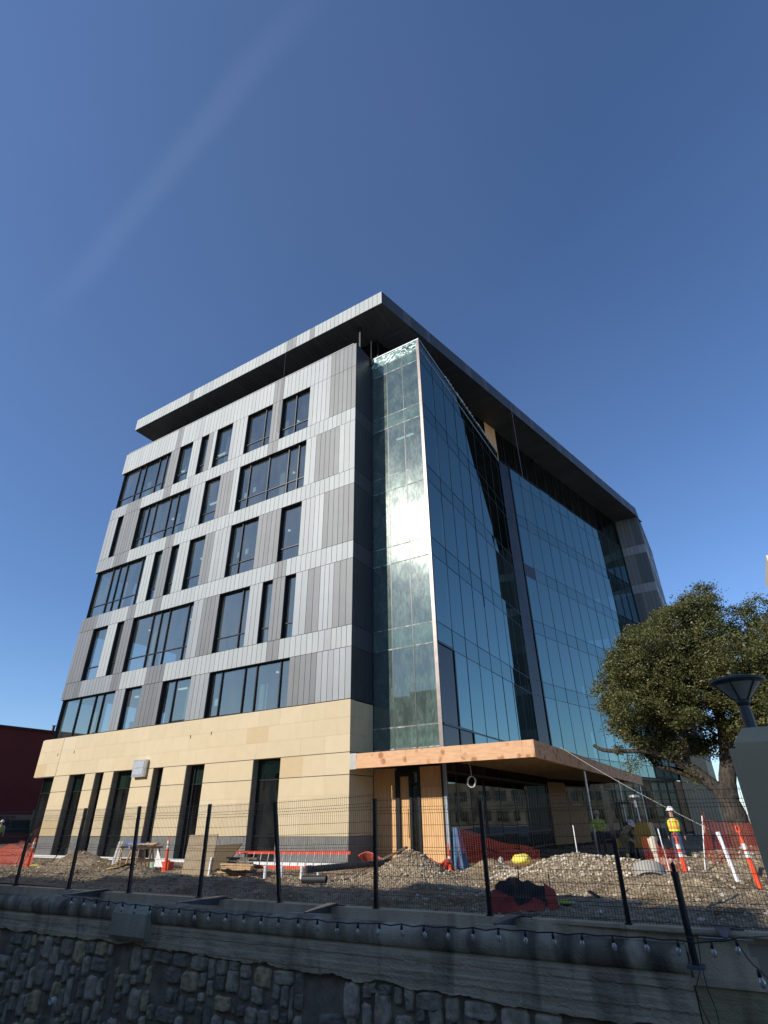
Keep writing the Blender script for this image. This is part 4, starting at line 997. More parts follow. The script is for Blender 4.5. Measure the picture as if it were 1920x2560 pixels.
# white PVC pipes and stakes
c = MB(); c.tube([(13.55,-1.9,-.1),(13.35,-1.5,1.15)], .05, 16); c.tube([(13.36,-1.52,1.07),(13.35,-1.5,1.16)], .058, 16); thing1('standpipe', c, WHITE, (13.5,-1.8,0), 'thick white pipe leaning up from the soil near the pillar', 'pipe')
c = MB(); c.tube([(11.95,-1.7,.0),(11.85,-1.5,1.25)], .018, 8); thing1('stake', c, WHITE, (11.95,-1.7,0), 'thin white stake left of the worker in the safety vest', 'stake', 'white marker stakes')
c = MB(); c.tube([(12.7,-.3,.2),(12.95,.1,1.55)], .016, 8); c.tube([(12.9,-.02,1.1),(12.93,.05,1.3)], .03, 8, mi=1); thing1('stake', c, [WHITE, WOOD], (12.7,-.3,.2), 'leaning white stake in front of the oak trunk', 'stake', 'white marker stakes')
c = MB(); c.tube([(9.55,-1.9,.3),(9.5,-1.7,1.35)], .016, 8); thing1('stake', c, WHITE, (9.55,-1.9,.3), 'thin white stake on top of the gravel ridge', 'stake', 'white marker stakes')
c = MB(); c.tube([(12.35,-1.2,.1),(12.3,-1.1,.62)], .014, 8); thing1('stake', c, pmat('pink_stake', (.7,.35,.4), rough=.6), (12.35,-1.2,.1), 'short pink marker stake between netting and the orange post', 'stake', 'white marker stakes')
for (x,y,dx,h,l_) in ((-13.75,-5.5,.55,1.25,'long wooden stake left of the left delineator post'),(-13.45,-5.4,.35,1.05,'shorter wooden stake just right of the long one')):
    c = MB(); c.beam((x,y,-.1),(x+dx*.2,y+.3,h),.04,.04); thing1('wooden_stake', c, WOOD, (x,y,0), l_, 'stake', 'wooden stakes at the left')
c = MB(); c.tube([(-12.4,-4.9,-.1),(-11.95,-4.5,.8)], .02, 6); thing1('steel_rod', c, BLACKP, (-12.4,-4.9,0), 'dark steel rod leaning against the grey base course at the left', 'rod')
c = MB(); c.grid(lambda u_, v_: (-13.1+u_*.9, -5.3+v_*.35, .06+.06*math.sin(u_*5)*math.sin(v_*3)), 12, 6); thing1('yellow_bag', c, YELLOW, (-12.7,-5.1,0), 'flat yellow bag on the ground at the left wall', 'bag')
# sawhorses with planks and clutter
def sawhorse(x, y, rz, label):
    o = empty('sawhorse', (x,y,0), label, 'sawhorse', 'sawhorses with clutter'); WL[o.name] = Vector((0,0,0)); o.rotation_euler = (0,0,rz)
    c = MB(); c.box(-.55,.55,-.045,.045,.72,.80); c.build('top_beam', WOOD, o)
    for sx in (-1,1):
        for sy in (-1,1):
            c = MB(); c.beam((sx*.42,0,.74),(sx*.50,sy*.28,-.03),.045,.045); c.build('leg', WOOD, o)
    c = MB(); c.box(-.48,.48,-.17,-.15,.3,.36); c.build('brace', WOOD, o)
sawhorse(-5.9,-4.9,R(75),'wooden sawhorse nearest the orange delineator post'); sawhorse(-6.9,-4.4,R(80),'wooden sawhorse in the middle of the clutter'); sawhorse(-7.7,-4.2,R(70),'wooden sawhorse at the left end of the clutter')
c = MB(); c.beam((-7.9,-4.3,.84),(-5.6,-4.8,.86),.22,.04); c.beam((-7.7,-4.1,.84),(-5.8,-4.55,.9),.18,.03); thing1('plank', c, WOOD, (-6.8,-4.5,.84), 'loose boards laid across the sawhorses', 'planks')
BLUE = pmat('blue_cloth', (.06,.14,.36), (.10,.2,.45), rough=.8)
def drape(name, pts_fn, mat, loc, label, cat, nu=14, nv=10):
    c = MB(); c.grid(pts_fn, nu, nv); return thing1(name, c, mat, loc, label, cat, smooth=True)
drape('blue_cloth', lambda u_, v_: (-7.9+u_*1.4, -4.5+.1*math.sin(u_*9)-v_*.05, .92-.22*v_+.03*math.sin(u_*14)), BLUE, (-7.2,-4.5,.9), 'blue cloth hanging over the boards on the sawhorses', 'cloth')
drape('white_sheet', lambda u_, v_: (-8.2+u_*.25+v_*-.25, -4.6+.04*math.sin(u_*9), .95-.95*v_), WHITE, (-8.2,-4.6,.9), 'white plastic sheet trailing down beside the left sawhorse', 'sheet')
drape('white_sheet', lambda u_, v_: (-5.6+u_*.5*v_+.05, -4.75-.05*v_, .75-.6*v_), WHITE, (-5.5,-4.7,.7), 'white triangular sheet hung at the right sawhorse', 'sheet')
c = MB(); c.lathe([(0,0),(.13,0),(.15,.28),(.155,.28),(.15,.30),(.14,.02)], (-6.3,-4.2,.0), 16); thing1('bucket', c, pmat('mint_plastic', (.3,.5,.4), rough=.5), (-6.3,-4.2,0), 'pale green bucket under the sawhorses', 'bucket')
c = MB(); c.box(-5.75,-5.35,-4.3,-4.05,-.02,.28); c.box(-5.65,-5.45,-4.2,-4.15,.28,.33); thing1('toolbox', c, REDO, (-5.5,-4.2,0), 'red toolbox on the ground under the right sawhorse', 'toolbox')
c = MB(); c.grid(lambda u_, v_: (-5.5+u_*1.3, -7.1+v_*.8, th(-5.5+u_*1.3,-7.1+v_*.8)+.06+.02*math.sin(u_*8)), 10, 6); thing1('yellow_board', c, pmat('yellow_board', (.72,.48,.15), (.8,.56,.2), rough=.7), (-4.9,-6.7,0), 'yellow board lying flat before the sawhorses', 'board')
c = MB(); c.hexa([(-4.6,-4.2,.0),(-3.2,-3.6,.0),(-3.2,-3.55,.0),(-4.6,-4.15,.0),(-4.7,-3.5,.75),(-3.0,-2.9,.85),(-3.0,-2.85,.85),(-4.7,-3.45,.75)]); thing1('leaning_board', c, pmat('brown_board', (.10,.07,.03), rough=.8), (-4,-3.8,0), 'dark brown board propped behind the orange delineator post', 'board')
random.seed(11)
for i, (x, y, n_) in enumerate(((-1.3,-4.6,7),(-.9,-5.2,5))):
    c = MB()
    for k in range(n_):
        a = random.uniform(-.3,.3); c.beam((x-.7,y+random.uniform(-.2,.2),.06+k*.07),(x+.7,y+a,.06+k*.07+random.uniform(-.02,.04)),.16,.05)
    thing1('scrap_lumber', c, WOOD if i else WOODD, (x,y,0), ['stack of dark scrap boards right of the plywood sheet','stack of pale scrap boards left of the ladder'][i], 'lumber')
drape('black_sheeting', lambda u_, v_: (-1.2+u_*1.6, -5.9+v_*.5, .12+.12*abs(noise.noise(Vector((u_*4,v_*3,0))))+.1*(1-v_)), BLACKP, (-.4,-5.6,0), 'crumpled black sheeting on the dirt below the ladder', 'sheeting')
# plank on the middle mound
c = MB(); c.beam((2.75,-3.3,.12),(4.55,-3.3,.80),.12,.06); thing1('plank', c, WOODD, (3.5,-3.3,.4), 'dark plank leaning up the sand mound before the door', 'plank')
# netting
def netting(name, fn, nu, nv, label, cat='safety net', w=.007, mat=NET, loc=(0,0,0)):
    c = MB()
    def ribbon(pts):
        for a, b_ in zip(pts[:-1], pts[1:]):
            a = Vector(a); b_ = Vector(b_); t = (b_-a)
            if t.length < 1e-5: continue
            u_ = t.cross(Vector((.3,-1,.2))).normalized()*w/2
            c.face([a-u_, a+u_, b_+u_, b_-u_])
    for i in range(nu+1): ribbon([fn(i/nu, j/nv) for j in range(nv+1)])
    for j in range(nv+1): ribbon([fn(i/nu, j/nv) for i in range(nu+1)])
    return thing1(name, c, mat, loc, label, cat)
netting('safety_netting', lambda a, b: (5.15+a*1.9, -.7+a*3.0, (1.22-.75*a)*(1-b)+.02+.05*math.sin(a*9)*(1-b)), 34, 16, 'orange netting sagging from the blue tarp into the dark entrance', loc=(5.2,-.6,0))
netting('safety_netting', lambda a, b: (3.5+a*1.5, -1.2+.4*b+.06*math.sin(a*17+b*5), .02+.38*(1-b)*(.6+.4*math.sin(a*7+1)**2)), 26, 10, 'crumpled orange netting heap in front of the plywood by the door', w=.03, loc=(4.2,-1,0))
netting('safety_netting', lambda a, b: (.35+a*1.7, .2+.5*b, .05+.42*(1-b)*(.7+.3*math.sin(a*6))), 24, 9, 'orange netting heap at the foot of the stone corner', w=.03, loc=(1,.3,0))
netting('safety_netting', lambda a, b: (11.55+a*.95, -2.7+.15*math.sin(a*8), .06+(1.0-.35*a)*b+.06*math.sin(a*9)), 24, 22, 'orange netting standing round a white post left of the black post', w=.006, loc=(12,-2.7,0))
netting('safety_netting', lambda a, b: (12.5+a*.5, 1.6-1.4*a, .1+b*(1.55*a+.02)) , 22, 26, 'orange netting rising like a tent beside the leaning white stake', w=.006, loc=(12.6,1,0))
netting('safety_netting', lambda a, b: (12.98+a*1.9, .3+.8*a, .3+1.15*b-.12*math.sin(a*3.1)*b), 44, 26, 'orange netting fence wrapped before the oak trunk', w=.006, loc=(13.8,.5,0))
netting('safety_netting', lambda a, b: (-20+a*6.4, -4.8+.2*math.sin(a*6), .02+(.62+.15*math.sin(a*11))*b), 70, 14, 'orange netting fence at the far left edge', w=.02, loc=(-17,-4.8,0))
netting('safety_netting', lambda a, b: (-13.9+a*1.1, -5.5+.1*math.sin(a*6), .02+(.95-.1*a)*b), 20, 18, 'orange netting stretched between the left stakes', w=.007, loc=(-13.4,-5.5,0))
c = MB(); c.tube([(11.85,-2.55,0),(11.8,-2.55,.75)], .07, 14); c.tube([(11.8,-2.55,.75),(11.78,-2.55,1.05),(11.76,-2.55,1.08)], [.10,.12,.04], 14); thing1('marker_barrel', c, pmat('cream_plastic', (.62,.55,.45), rough=.6), (11.8,-2.5,0), 'cream capped post wrapped inside orange netting', 'post')
# blue tarp
c = MB()
def tf(u_, v_):
    a = u_*6.283; r = lerp(.10,.24,v_)*(1+.25*math.sin(a*5)); return (5.0+r*math.cos(a)+.12*v_, -.45+r*math.sin(a), 1.30-1.25*v_)
c.grid(tf, 60, 12); thing1('blue_tarp', c, pmat('blue_tarp', (.05,.12,.22), (.08,.17,.30), rough=.6), (5.05,-.45,0), 'bundled blue tarp standing at the corner post under the canopy', 'tarp', smooth=True)
c = MB(); c.beam((5.1,-.6,-.05),(5.12,-.58,.5),.05,.05); thing1('white_post', c, WHITE, (5.1,-.6,0), 'short white post at the foot of the blue tarp', 'post')
# yellow sack, red and black silt bag
def blob(x, y, z, sx, sy, sz, mat, name, label, cat, seed=0):
    c = MB()
    def fn(u_, v_):
        a = u_*6.283; b_ = v_*3.1416-1.5708; d = Vector((math.cos(a)*math.cos(b_), math.sin(a)*math.cos(b_), math.sin(b_)))
        k = 1+.28*noise.noise(d*1.7+Vector((seed,0,0)))+.12*noise.noise(d*4+Vector((seed,0,0)))
        return (x+d.x*sx*k, y+d.y*sy*k, z+d.z*sz*k)
    c.grid(fn, 24, 14); return thing1(name, c, mat, (x,y,z), label, cat, smooth=True)
blob(8.15,-2.9,.52,.30,.22,.13, YELLOW, 'yellow_sack', 'bright yellow sack on the left slope of the gravel ridge', 'sack', 3)
blob(10.6,-7.6,.08,.16,.12,.04, pmat('lime_scrap', (.35,.42,.06), rough=.8), 'lime_scrap', 'lime green scrap on the shaded gravel', 'scrap', 5)
blob(6.9,-1.3,.22,.10,.10,.26, pmat('grey_bucket', (.3,.31,.3), rough=.7), 'grey_bag', 'small grey bag standing left of the gravel ridge', 'bag', 6)
o = empty('silt_curtain', (9.9,-8.3,0), 'torn black and red silt curtain slumped on the gravel behind the curb', 'silt fence')
c = MB(); c.grid(lambda u_, v_: (9.35+u_*1.15, -8.55+.10*math.sin(u_*5)+.25*v_, th(9.35+u_*1.15,-8.5)+.02+(.34-.22*u_)*v_*(1+.08*math.sin(u_*17))), 30, 8); c.build('red_cloth', pmat('red_silt', (.30,.03,.02), (.38,.05,.03), rough=.8), o, smooth=True)
c = MB(); c.grid(lambda u_, v_: (9.4+u_*1.15, -8.3+.12*math.sin(u_*9)+.08*v_, th(9.4+u_*1.15,-8.2)+.05+v_*(.36+.18*math.sin(u_*3.6+.3)+.02*math.sin(u_*31))), 40, 8); c.build('black_cloth', pmat('black_silt', (.006,.007,.010), (.015,.018,.03), rough=.5), o, smooth=True)
c = MB(); c.grid(lambda u_, v_: (10.52+.12*u_+.05*v_, -8.5+.3*u_, -.02+.5*(1-v_)*(1-.3*u_)), 8, 8); c.build('red_tail', pmat('red_silt_b', (.33,.03,.02), rough=.8), o, smooth=True)
c = MB(); c.tube([(9.9,-8.2,.0),(9.93,-8.2,.72)], .014, 6); c.tube([(10.55,-8.2,.0),(10.55,-8.2,.6)], .014, 6); c.build('stake', WOODD, o)
c = MB(); c.beam((10.9,-6.6,.18),(11.15,-6.9,.12),.05,.04); thing1('black_offcut', c, BLACKP, (11,-6.7,.1), 'black plastic offcut lying on the shaded gravel slope', 'offcut')
# round concrete lid
c = MB(); c.tube([(11.75,-3.75,.18),(11.72,-3.6,.42)], .38, 20); thing1('concrete_lid', c, pmat('lid_concrete', (.3,.29,.26), rough=.9), (11.7,-3.7,0), 'round grey concrete lid tilted on the soil left of the black post', 'lid')
# guy rope from canopy
c = MB(); a, b_ = Vector((8.12,3.6,4.08)), Vector((12.6,6.2,1.1)); c.tube([a.lerp(b_,t/12)-Vector((0,0,.10*math.sin(3.14*t/12))) for t in range(13)], .013, 6); thing1('guy_rope', c, pmat('rope_pale', (.5,.48,.45), rough=.8), (8.12,3.6,4), 'pale rope running from the canopy top down to the right', 'rope')
# orange berm at left (soft excavator cover)
blob(-33,8.8,.7,1.5,2.8,1.35, pmat('orange_cover', (.42,.075,.045), (.50,.10,.06), rough=.75), 'orange_cover', 'large rounded orange cover before the maroon hall', 'cover', 9)
blob(-30,4.0,.1,3.5,2.0,.35, pmat('red_soil', (.17,.09,.06), rough=.9), 'soil_heap', 'low reddish soil heap at the far left edge', 'soil heap', 2)

# loader
LO = empty('compact_loader', (10.03,7.5,0), 'yellow compact loader standing in shade left of the vested worker', 'loader')
YL = pmat('machine_yellow', (.45,.25,.03), (.52,.30,.04), rough=.45)
c = MB(); x, y = 10.03, 7.5
c.hexa([(x-.42,y-.5,.42),(x+.42,y-.5,.42),(x+.42,y+.9,.42),(x-.42,y+.9,.42),(x-.26,y-.42,1.32),(x+.28,y-.42,1.32),(x+.28,y+.9,1.32),(x-.26,y+.9,1.32)]); c.box(x-1.2,x-.44,y-.3,y+.9,.40,.72); c.build('body', YL, LO)
for wx, wy in ((-.55,-.35),(-.55,.6),(.5,-.35),(.5,.6)):
    c = MB(); c.tube([(x+wx-.12,y+wy,.32),(x+wx+.12,y+wy,.32)], .32, 20); w_o = c.build('wheel', BLACKP, LO); c = MB(); c.tube([(x+wx-.13,y+wy,.32),(x+wx+.13,y+wy,.32)], .15, 14); c.build('rim', YL, w_o)
c = MB()
for sx in (-.9,-.35):
    c.tube([(x+sx,y+.1,.7),(x+sx,y+.1,2.05)], .03, 8); c.tube([(x+sx,y+.8,.7),(x+sx,y+.8,2.05)], .03, 8)
c.box(x-.98,x-.28,y+.05,y+.85,2.05,2.12); c.build('cab_frame', BLACKP, LO)
c = MB(); c.box(x-.85,x-.4,y+.2,y+.6,.75,.9); c.box(x-.85,x-.4,y+.55,y+.66,.9,1.35); c.build('seat', BLACKP, LO)
c = MB(); c.tube([(x-.1,y+.2,1.3),(x-.12,y+.2,2.2)], .05, 10); c.lathe([(0,2.4),(.2,2.36),(.24,2.28),(.0,2.2)], (x-.12,y+.2,0), 14); c.build('exhaust', SILVER, LO)

# ------------------------------------------------------------------ people
SKIN = pmat('skin', (.36,.2,.13), (.42,.24,.16), rough=.6)
JEAN = pmat('denim', (.03,.045,.09), (.06,.08,.14), rough=.9)
BOOT = pmat('boot', (.10,.06,.035), rough=.8)
def person(name_lbl, loc, rz, joints, shirt, trousers=JEAN, vest=None, helmet=None, stripes=False, sc=1.0):
    """joints: dict of overrides; the figure faces -Y"""
    J_ = {'pel':(0,0,.96),'wai':(0,0,1.10),'che':(0,0,1.32),'nek':(0,0,1.50),'hed':(0,-.02,1.63),'top':(0,-.01,1.75),
          'shl':(-.19,0,1.43),'ell':(-.25,.03,1.16),'wrl':(-.25,-.06,.92),'hal':(-.25,-.09,.85),
          'shr':(.19,0,1.43),'elr':(.25,.03,1.16),'wrr':(.25,-.06,.92),'har':(.25,-.09,.85),
          'hpl':(-.095,0,.93),'knl':(-.11,-.02,.50),'anl':(-.12,.02,.09),'tol':(-.13,-.16,.04),
          'hpr':(.095,0,.93),'knr':(.11,-.02,.50),'anr':(.12,.02,.09),'tor':(.13,-.16,.04)}
    J_.update(joints)
    J_ = {k: Vector(v)*sc for k, v in J_.items()}
    rad = {'pel':(.15,.115),'wai':(.145,.105),'che':(.165,.12),'nek':(.06,.06),'hed':(.083,.098),'top':(.055,.06),'shl':(.068,.068),'shr':(.068,.068),'ell':(.047,.047),'elr':(.047,.047),'wrl':(.031,.031),'wrr':(.031,.031),'hal':(.035,.020),'har':(.035,.020),
           'hpl':(.10,.10),'hpr':(.10,.10),'knl':(.066,.066),'knr':(.066,.066),'anl':(.05,.055),'anr':(.05,.055),'tol':(.045,.035),'tor':(.045,.035)}
    E_ = [('pel','wai'),('wai','che'),('che','nek'),('nek','hed'),('hed','top'),('che','shl'),('shl','ell'),('ell','wrl'),('wrl','hal'),('che','shr'),('shr','elr'),('elr','wrr'),('wrr','har'),
          ('pel','hpl'),('hpl','knl'),('knl','anl'),('anl','tol'),('pel','hpr'),('hpr','knr'),('knr','anr'),('anr','tor')]
    for s_ in 'lr':
        h = J_['ha'+s_]; w = J_['wr'+s_]; d = (h-w).normalized(); side = d.cross(Vector((1,0,0) if abs(d.x) < .8 else (0,0,1))).normalized()
        for k, (o_, l_) in enumerate(((-.027,.062),(-.010,.075),(.010,.072),(.027,.056),(.042,.045))):
            root = h+side*o_*.6 if k < 4 else w+d*.03*1+side*.02; dd = (d+side*(.12*(k-1.5) if k < 4 else 1.1)).normalized()
            J_['f%s%d'%(s_,k)] = root+side*o_*.5+dd*l_*.55; J_['g%s%d'%(s_,k)] = root+side*o_*.5+dd*l_+Vector((0,-.018,-.004))
            rad['f%s%d'%(s_,k)] = (.010,.010); rad['g%s%d'%(s_,k)] = (.008,.008)
            E_ += [('ha'+s_ if k < 4 else 'ha'+s_,'f%s%d'%(s_,k)),('f%s%d'%(s_,k),'g%s%d'%(s_,k))]
    keys = list(J_); me = bpy.data.meshes.new('tmp'); me.from_pydata([J_[k] for k in keys], [(keys.index(a),keys.index(b)) for a,b in E_], [])
    ob = bpy.data.objects.new('tmp', me); COL.objects.link(ob)
    ob.modifiers.new('s','SKIN'); ob.modifiers.new('d','SUBSURF').levels = 2
    for i, k in enumerate(keys): me.skin_vertices[0].data[i].radius = (rad[k][0]*sc, rad[k][1]*sc); me.skin_vertices[0].data[i].use_root = (k == 'pel')
    bpy.context.view_layer.update()
    m2 = bpy.data.meshes.new_from_object(ob.evaluated_get(bpy.context.evaluated_depsgraph_get())); bpy.data.objects.remove(ob)
    for m_ in (SKIN, shirt, trousers, BOOT): m2.materials.append(m_)
    for p in m2.polygons:
        c_ = p.center; best = None; bd = 9
        for a, b in E_:
            A, Bv = J_[a], J_[b]; t = max(0, min(1, (c_-A).dot(Bv-A)/max(1e-9,(Bv-A).length_squared))); d = (c_-(A+(Bv-A)*t)).length-rad[a][0]*.5
            if d < bd: bd = d; best = (a,b)
        s_ = best[0]+best[1]
        if 'hed' in s_ or 'hal' in s_ or 'har' in s_ or best[0][0] in 'fg' and best[0][-1].isdigit(): mi = 0
        elif 'nek' in best[1] : mi = 1 if c_.z < J_['nek'].z-.02 else 0
        elif 'to' in best[1] and best[0].startswith('an'): mi = 3
        elif best[0] in ('hpl','hpr','knl','knr') or best[1] in ('hpl','hpr'): mi = 2
        else: mi = 1
        if best == ('pel','wai') and (c_-J_['pel']).length < .13*sc: mi = 2
        p.material_index = mi; p.use_smooth = True
    m2.name = 'person'
    ob = bpy.data.objects.new('person', m2); COL.objects.link(ob); ob.location = loc; ob.rotation_euler = (0,0,rz); WL[ob.name] = Vector((0,0,0))
    tag(ob, name_lbl, 'person')
    hd = J_['hed']; tp = J_['top']; ax = (tp-J_['nek']).normalized()
    c = MB(); fr_ = Vector((0,-1,0)); fr_ = (fr_-ax*fr_.dot(ax)).normalized(); sd = ax.cross(fr_)
    for s_ in (-1,1):
        e = hd+fr_*.088*sc+sd*.032*s_*sc+ax*.015; c.tube([e-fr_*.004, e+fr_*.006], .011*sc, 8)
    c.build('eyes', BLACKP, ob); c = MB(); e = hd+fr_*.09*sc-ax*.012; c.tube([e+ax*.03-fr_*.01, e+fr_*.022-ax*.004, e-ax*.012], [.008,.015,.010], 8); c.tube([e-ax*.045-sd*.022-fr_*.008, e-ax*.045+sd*.022-fr_*.008], .006, 6)
    for s_ in (-1,1): q_ = hd+sd*s_*.088*sc-fr_*.01; c.tube([q_-ax*.03, q_+ax*.03], [.012,.016], 8)
    c.build('face_features', SKIN, ob, smooth=True)
    if helmet:
        rot = Vector((0,0,1)).rotation_difference(ax).to_matrix(); cen = hd+ax*.045*sc
        c = MB(); c.lathe([(.128,0),(.124,.03),(.112,.075),(.08,.115),(.04,.135),(0,.14)], n=22); c.v = [tuple(cen+rot@(Vector(v)*sc)) for v in c.v]; c.build('hard_hat', helmet, ob, smooth=True)
        c = MB(); c.lathe([(.10,0),(.155,-.006),(.155,.004),(.12,.012)], n=22); c.v = [tuple(cen+rot@((Vector(v)+Vector((0,-.02 if v[1] < 0 else 0,0)))*sc)) for v in c.v]; c.build('hat_brim', helmet, ob, smooth=True)
    if vest:
        P_ = [J_['wai']+Vector((0,0,-.06)), J_['wai'], J_['che'], J_['che'].lerp(J_['nek'],.62)]; ws = [(.185,.145),(.185,.14),(.215,.155),(.15,.11)]
        c = MB(); nn = 28
        for i, (p_, (a, b_)) in enumerate(zip(P_, ws)):
            for k in range(nn): t = 6.283*k/nn; c.v.append((p_.x+a*sc*math.cos(t), p_.y+b_*sc*math.sin(t), p_.z))
        for i in range(3):
            for k in range(nn):
                k2 = (k+1)%nn; t = k/nn; mi = 0
                col_ = k % 14
                if stripes and i >= 1 and (k in (4,5,8,9,18,19,22,23)): mi = 1
                c.f.append((i*nn+k, i*nn+k2, (i+1)*nn+k2, (i+1)*nn+k)); c.m.append(mi)
        # waist reflective band
        if stripes:
            p_ = J_['wai'].lerp(J_['che'],.25); b0 = len(c.v)
            for dz in (-.03,.03):
                for k in range(nn): t = 6.283*k/nn; c.v.append((p_.x+.198*sc*math.cos(t), p_.y+.150*sc*math.sin(t), p_.z+dz))
            for k in range(nn): c.f.append((b0+k, b0+(k+1)%nn, b0+nn+(k+1)%nn, b0+nn+k)); c.m.append(1)
        c.build('safety_vest', [vest, pmat('vest_band', (.85,.28,.10), rough=.5)], ob, smooth=True)
    return ob
HIV = pmat('hi_vis_yellow', (.62,.80,.02), (.70,.88,.04), rough=.7)
LIME = pmat('lime_shirt', (.30,.38,.05), (.36,.45,.07), rough=.8)
BLKS = pmat('dark_hoodie', (.015,.018,.022), rough=.9)
HW = pmat('hat_white', (.78,.78,.76), rough=.35); HG = pmat('hat_grey', (.5,.52,.58), rough=.4)
person('worker seen from behind in a bright yellow vest with orange stripes and white hard hat', (11.75,3.2,.05), R(186),
       {'hal':(-.27,-.04,.84),'wrl':(-.27,-.03,.92),'knr':(.12,-.10,.52),'anr':(.13,.02,.09),'anl':(-.14,.06,.09)}, BLKS, vest=HIV, helmet=HW, stripes=True)
person('worker in a lime shirt and hat standing with folded arms under the canopy', (8.66,5.5,.0), R(5),
       {'ell':(-.27,-.05,1.17),'wrl':(-.06,-.20,1.17),'hal':(.02,-.22,1.19),'elr':(.27,-.05,1.17),'wrr':(.07,-.22,1.13),'har':(0,-.23,1.12)}, LIME, trousers=BLKS, helmet=pmat('hat_tan', (.35,.28,.2), rough=.7))
person('worker in a grey hard hat bending forward beside the loader', (9.63,5.6,-.03), R(60),
       {'pel':(0,.18,.86),'wai':(0,.10,.98),'che':(0,-.10,1.14),'nek':(0,-.24,1.24),'hed':(0,-.33,1.31),'top':(0,-.40,1.40),'shl':(-.18,-.14,1.19),'shr':(.18,-.14,1.19),
        'ell':(-.2,-.22,.93),'wrl':(-.15,-.38,.78),'hal':(-.13,-.42,.72),'elr':(.2,-.22,.93),'wrr':(.15,-.38,.78),'har':(.13,-.42,.72),'hpl':(-.095,.18,.82),'hpr':(.095,.18,.82),
        'knl':(-.12,.0,.45),'knr':(.12,.14,.45),'anl':(-.12,-.05,.08),'anr':(.12,.35,.10),'tol':(-.13,-.22,.04),'tor':(.13,.2,.04)}, pmat('camo_shirt', (.08,.08,.05), (.28,.26,.16), rough=.9, scale=14, p=(.45,.52)), trousers=pmat('olive_trousers', (.10,.10,.05), rough=.9), helmet=HG)
person('distant worker in a green vest and white hard hat at the far left', (-31.4,2.5,.1), R(70),
       {'ell':(-.26,-.08,1.16),'wrl':(-.2,-.28,1.05),'hal':(-.19,-.34,1.05)}, HG, vest=pmat('vest_green', (.30,.50,.06), rough=.8), trousers=pmat('maroon_trousers', (.16,.05,.05), rough=.9), helmet=HW)

# slim pale tower at the right edge
c = MB(); c.box(19.13,26,18.6,24,0,15.9); c.build('wall', pmat('tower_pale', (.62,.56,.46), rough=.8), Z_)
c = MB()
for k in range(7): c.box(19.4,25.7,18.5,18.59,1.4+k*1.95,2.5+k*1.95)
c.build('window', pmat('tower_window', (.08,.08,.09), rough=.3), Z_)

# ------------------------------------------------------------------ camera
fpx, pitch, roll, h1, = 1351.598, R(29.58), R(-.88), R(-59.01)
def camrow():
    c_, s_ = math.cos(pitch), math.sin(pitch); A = Matrix(((1,0,0),(0,s_,-c_),(0,c_,s_)))
    cr, sr = math.cos(roll), math.sin(roll); return Matrix(((cr,-sr,0),(sr,cr,0),(0,0,1))) @ A
Mc = camrow(); ex = Vector((-math.sin(h1), -math.cos(h1), 0)); ey = Vector((math.cos(h1), -math.sin(h1), 0))
tl = lambda v: Vector((v.dot(ex), v.dot(ey), v.z))
rx_, dn, fw = tl(Mc[0]), tl(Mc[1]), tl(Mc[2])
cam = bpy.data.cameras.new('camera'); co = bpy.data.objects.new('camera', cam); COL.objects.link(co)
m = Matrix((rx_, -dn, -fw)).transposed().to_4x4(); m.translation = Vector((14.53,-21.0,1.6)); co.matrix_world = m
cam.sensor_fit = 'HORIZONTAL'; cam.sensor_width = 36; cam.lens = fpx/1920*36; cam.clip_end = 4000; cam.clip_start = .05
scene.camera = co

# ------------------------------------------------------------------ light
SAZ, SEL = R(26.4), R(27.5)
sd = Vector((-math.sin(SAZ)*math.cos(SEL), -math.cos(SAZ)*math.cos(SEL), math.sin(SEL)))   # toward the sun
sl = bpy.data.lights.new('sun', 'SUN'); sl.energy = 4.9; sl.angle = R(.53); sl.color = (1,.93,.82)
so_ = bpy.data.objects.new('sun', sl); COL.objects.link(so_); so_.rotation_euler = sd.to_track_quat('Z','Y').to_euler()
w = bpy.data.worlds.new('World'); scene.world = w; w.use_nodes = True; nt = w.node_tree; nt.nodes.clear(); L = nt.links.new
sky = N(nt,'TexSky'); sky.sky_type = 'NISHITA'; sky.sun_disc = False; sky.sun_elevation = SEL; sky.sun_rotation = math.atan2(sd.x, sd.y)
sky.air_density = 1.0; sky.dust_density = .3; sky.ozone_density = 3.5; sky.altitude = 200
bg = N(nt,'Background'); bg.inputs[1].default_value = .135; out = N(nt,'OutputWorld'); L(bg.outputs[0], out.inputs[0])
# a faint high cirrus streak across the sky
def wray(x, y):
    v = Mc.transposed() @ Vector(((x-960)/fpx, (y-1280)/fpx, 1)); return tl(v).normalized()
pA, pB = wray(170,720), wray(780,0); nn_ = pA.cross(pB).normalized()
tc = N(nt,'TexCoord'); nv = N(nt,'VectorMath', operation='NORMALIZE'); L(tc.outputs['Generated'], nv.inputs[0])
dt = N(nt,'VectorMath', operation='DOT_PRODUCT'); L(nv.outputs[0], dt.inputs[0]); dt.inputs[1].default_value = nn_
nz = N(nt,'TexNoise'); nz.inputs['Scale'].default_value = 3.5; nz.inputs['Detail'].default_value = 6; L(nv.outputs[0], nz.inputs['Vector'])
ma = N(nt,'Math', operation='MULTIPLY_ADD'); ma.inputs[1].default_value = .045; L(nz.outputs['Fac'], ma.inputs[0]); L(dt.outputs['Value'], ma.inputs[2])
mb_ = N(nt,'Math', operation='SUBTRACT'); mb_.inputs[1].default_value = .0225; L(ma.outputs[0], mb_.inputs[0])
ab = N(nt,'Math', operation='ABSOLUTE'); L(mb_.outputs[0], ab.inputs[0])
sm = N(nt,'MapRange'); sm.interpolation_type = 'SMOOTHERSTEP'; sm.inputs['From Min'].default_value = 0; sm.inputs['From Max'].default_value = .030; sm.inputs['To Min'].default_value = 1; sm.inputs['To Max'].default_value = 0; L(ab.outputs[0], sm.inputs[0])
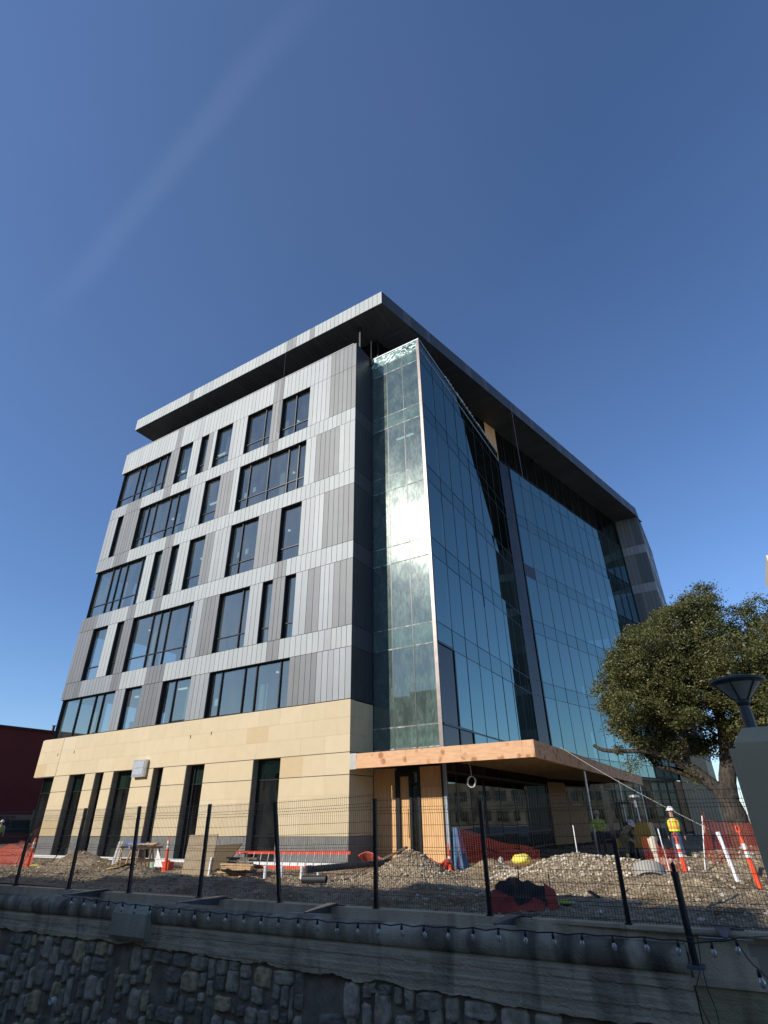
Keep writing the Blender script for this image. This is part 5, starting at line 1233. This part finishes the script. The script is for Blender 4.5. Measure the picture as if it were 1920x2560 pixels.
mid = (pA+pB).normalized(); d2_ = N(nt,'VectorMath', operation='DOT_PRODUCT'); L(nv.outputs[0], d2_.inputs[0]); d2_.inputs[1].default_value = (pA*.52+pB*.48).normalized()
fl_ = N(nt,'MapRange'); fl_.inputs['From Min'].default_value = .945; fl_.inputs['From Max'].default_value = .99; L(d2_.outputs['Value'], fl_.inputs[0])
m1 = N(nt,'Math', operation='MULTIPLY'); L(sm.outputs[0], m1.inputs[0]); L(fl_.outputs[0], m1.inputs[1])
nz2 = N(nt,'TexNoise'); nz2.inputs['Scale'].default_value = 2.2; nz2.inputs['Detail'].default_value = 5; L(nv.outputs[0], nz2.inputs['Vector'])
m2_ = N(nt,'MapRange'); m2_.inputs['From Min'].default_value = .45; m2_.inputs['From Max'].default_value = .75; m2_.inputs['To Max'].default_value = .009; L(nz2.outputs['Fac'], m2_.inputs[0])
m3 = N(nt,'Math', operation='MULTIPLY_ADD'); m3.inputs[1].default_value = .023; L(m1.outputs[0], m3.inputs[0]); L(m2_.outputs[0], m3.inputs[2])
mx = N(nt,'Mix', data_type='RGBA'); L(m3.outputs[0], mx.inputs[0]); L(sky.outputs[0], mx.inputs[6]); mx.inputs[7].default_value = (7.5,8,9,1)
tn = N(nt,'Mix', data_type='RGBA', blend_type='MULTIPLY'); tn.inputs[0].default_value = 1; L(mx.outputs[2], tn.inputs[6]); tn.inputs[7].default_value = (.88,1.0,1.19,1)
L(tn.outputs[2], bg.inputs[0])
hz = N(nt,'VectorMath', operation='DOT_PRODUCT'); L(nv.outputs[0], hz.inputs[0]); hz.inputs[1].default_value = wray(100,100)
hm_ = N(nt,'MapRange'); hm_.inputs['From Min'].default_value = .72; hm_.inputs['From Max'].default_value = 1.0; hm_.inputs['To Max'].default_value = .024; L(hz.outputs['Value'], hm_.inputs[0])
ha = N(nt,'Math', operation='ADD'); L(m3.outputs[0], ha.inputs[0]); L(hm_.outputs[0], ha.inputs[1]); L(ha.outputs[0], mx.inputs[0])
scene.view_settings.view_transform = 'Standard'; scene.view_settings.look = 'None'; scene.view_settings.exposure = 0; scene.view_settings.gamma = 1
scene.cycles.max_bounces = 8; scene.cycles.transparent_max_bounces = 16
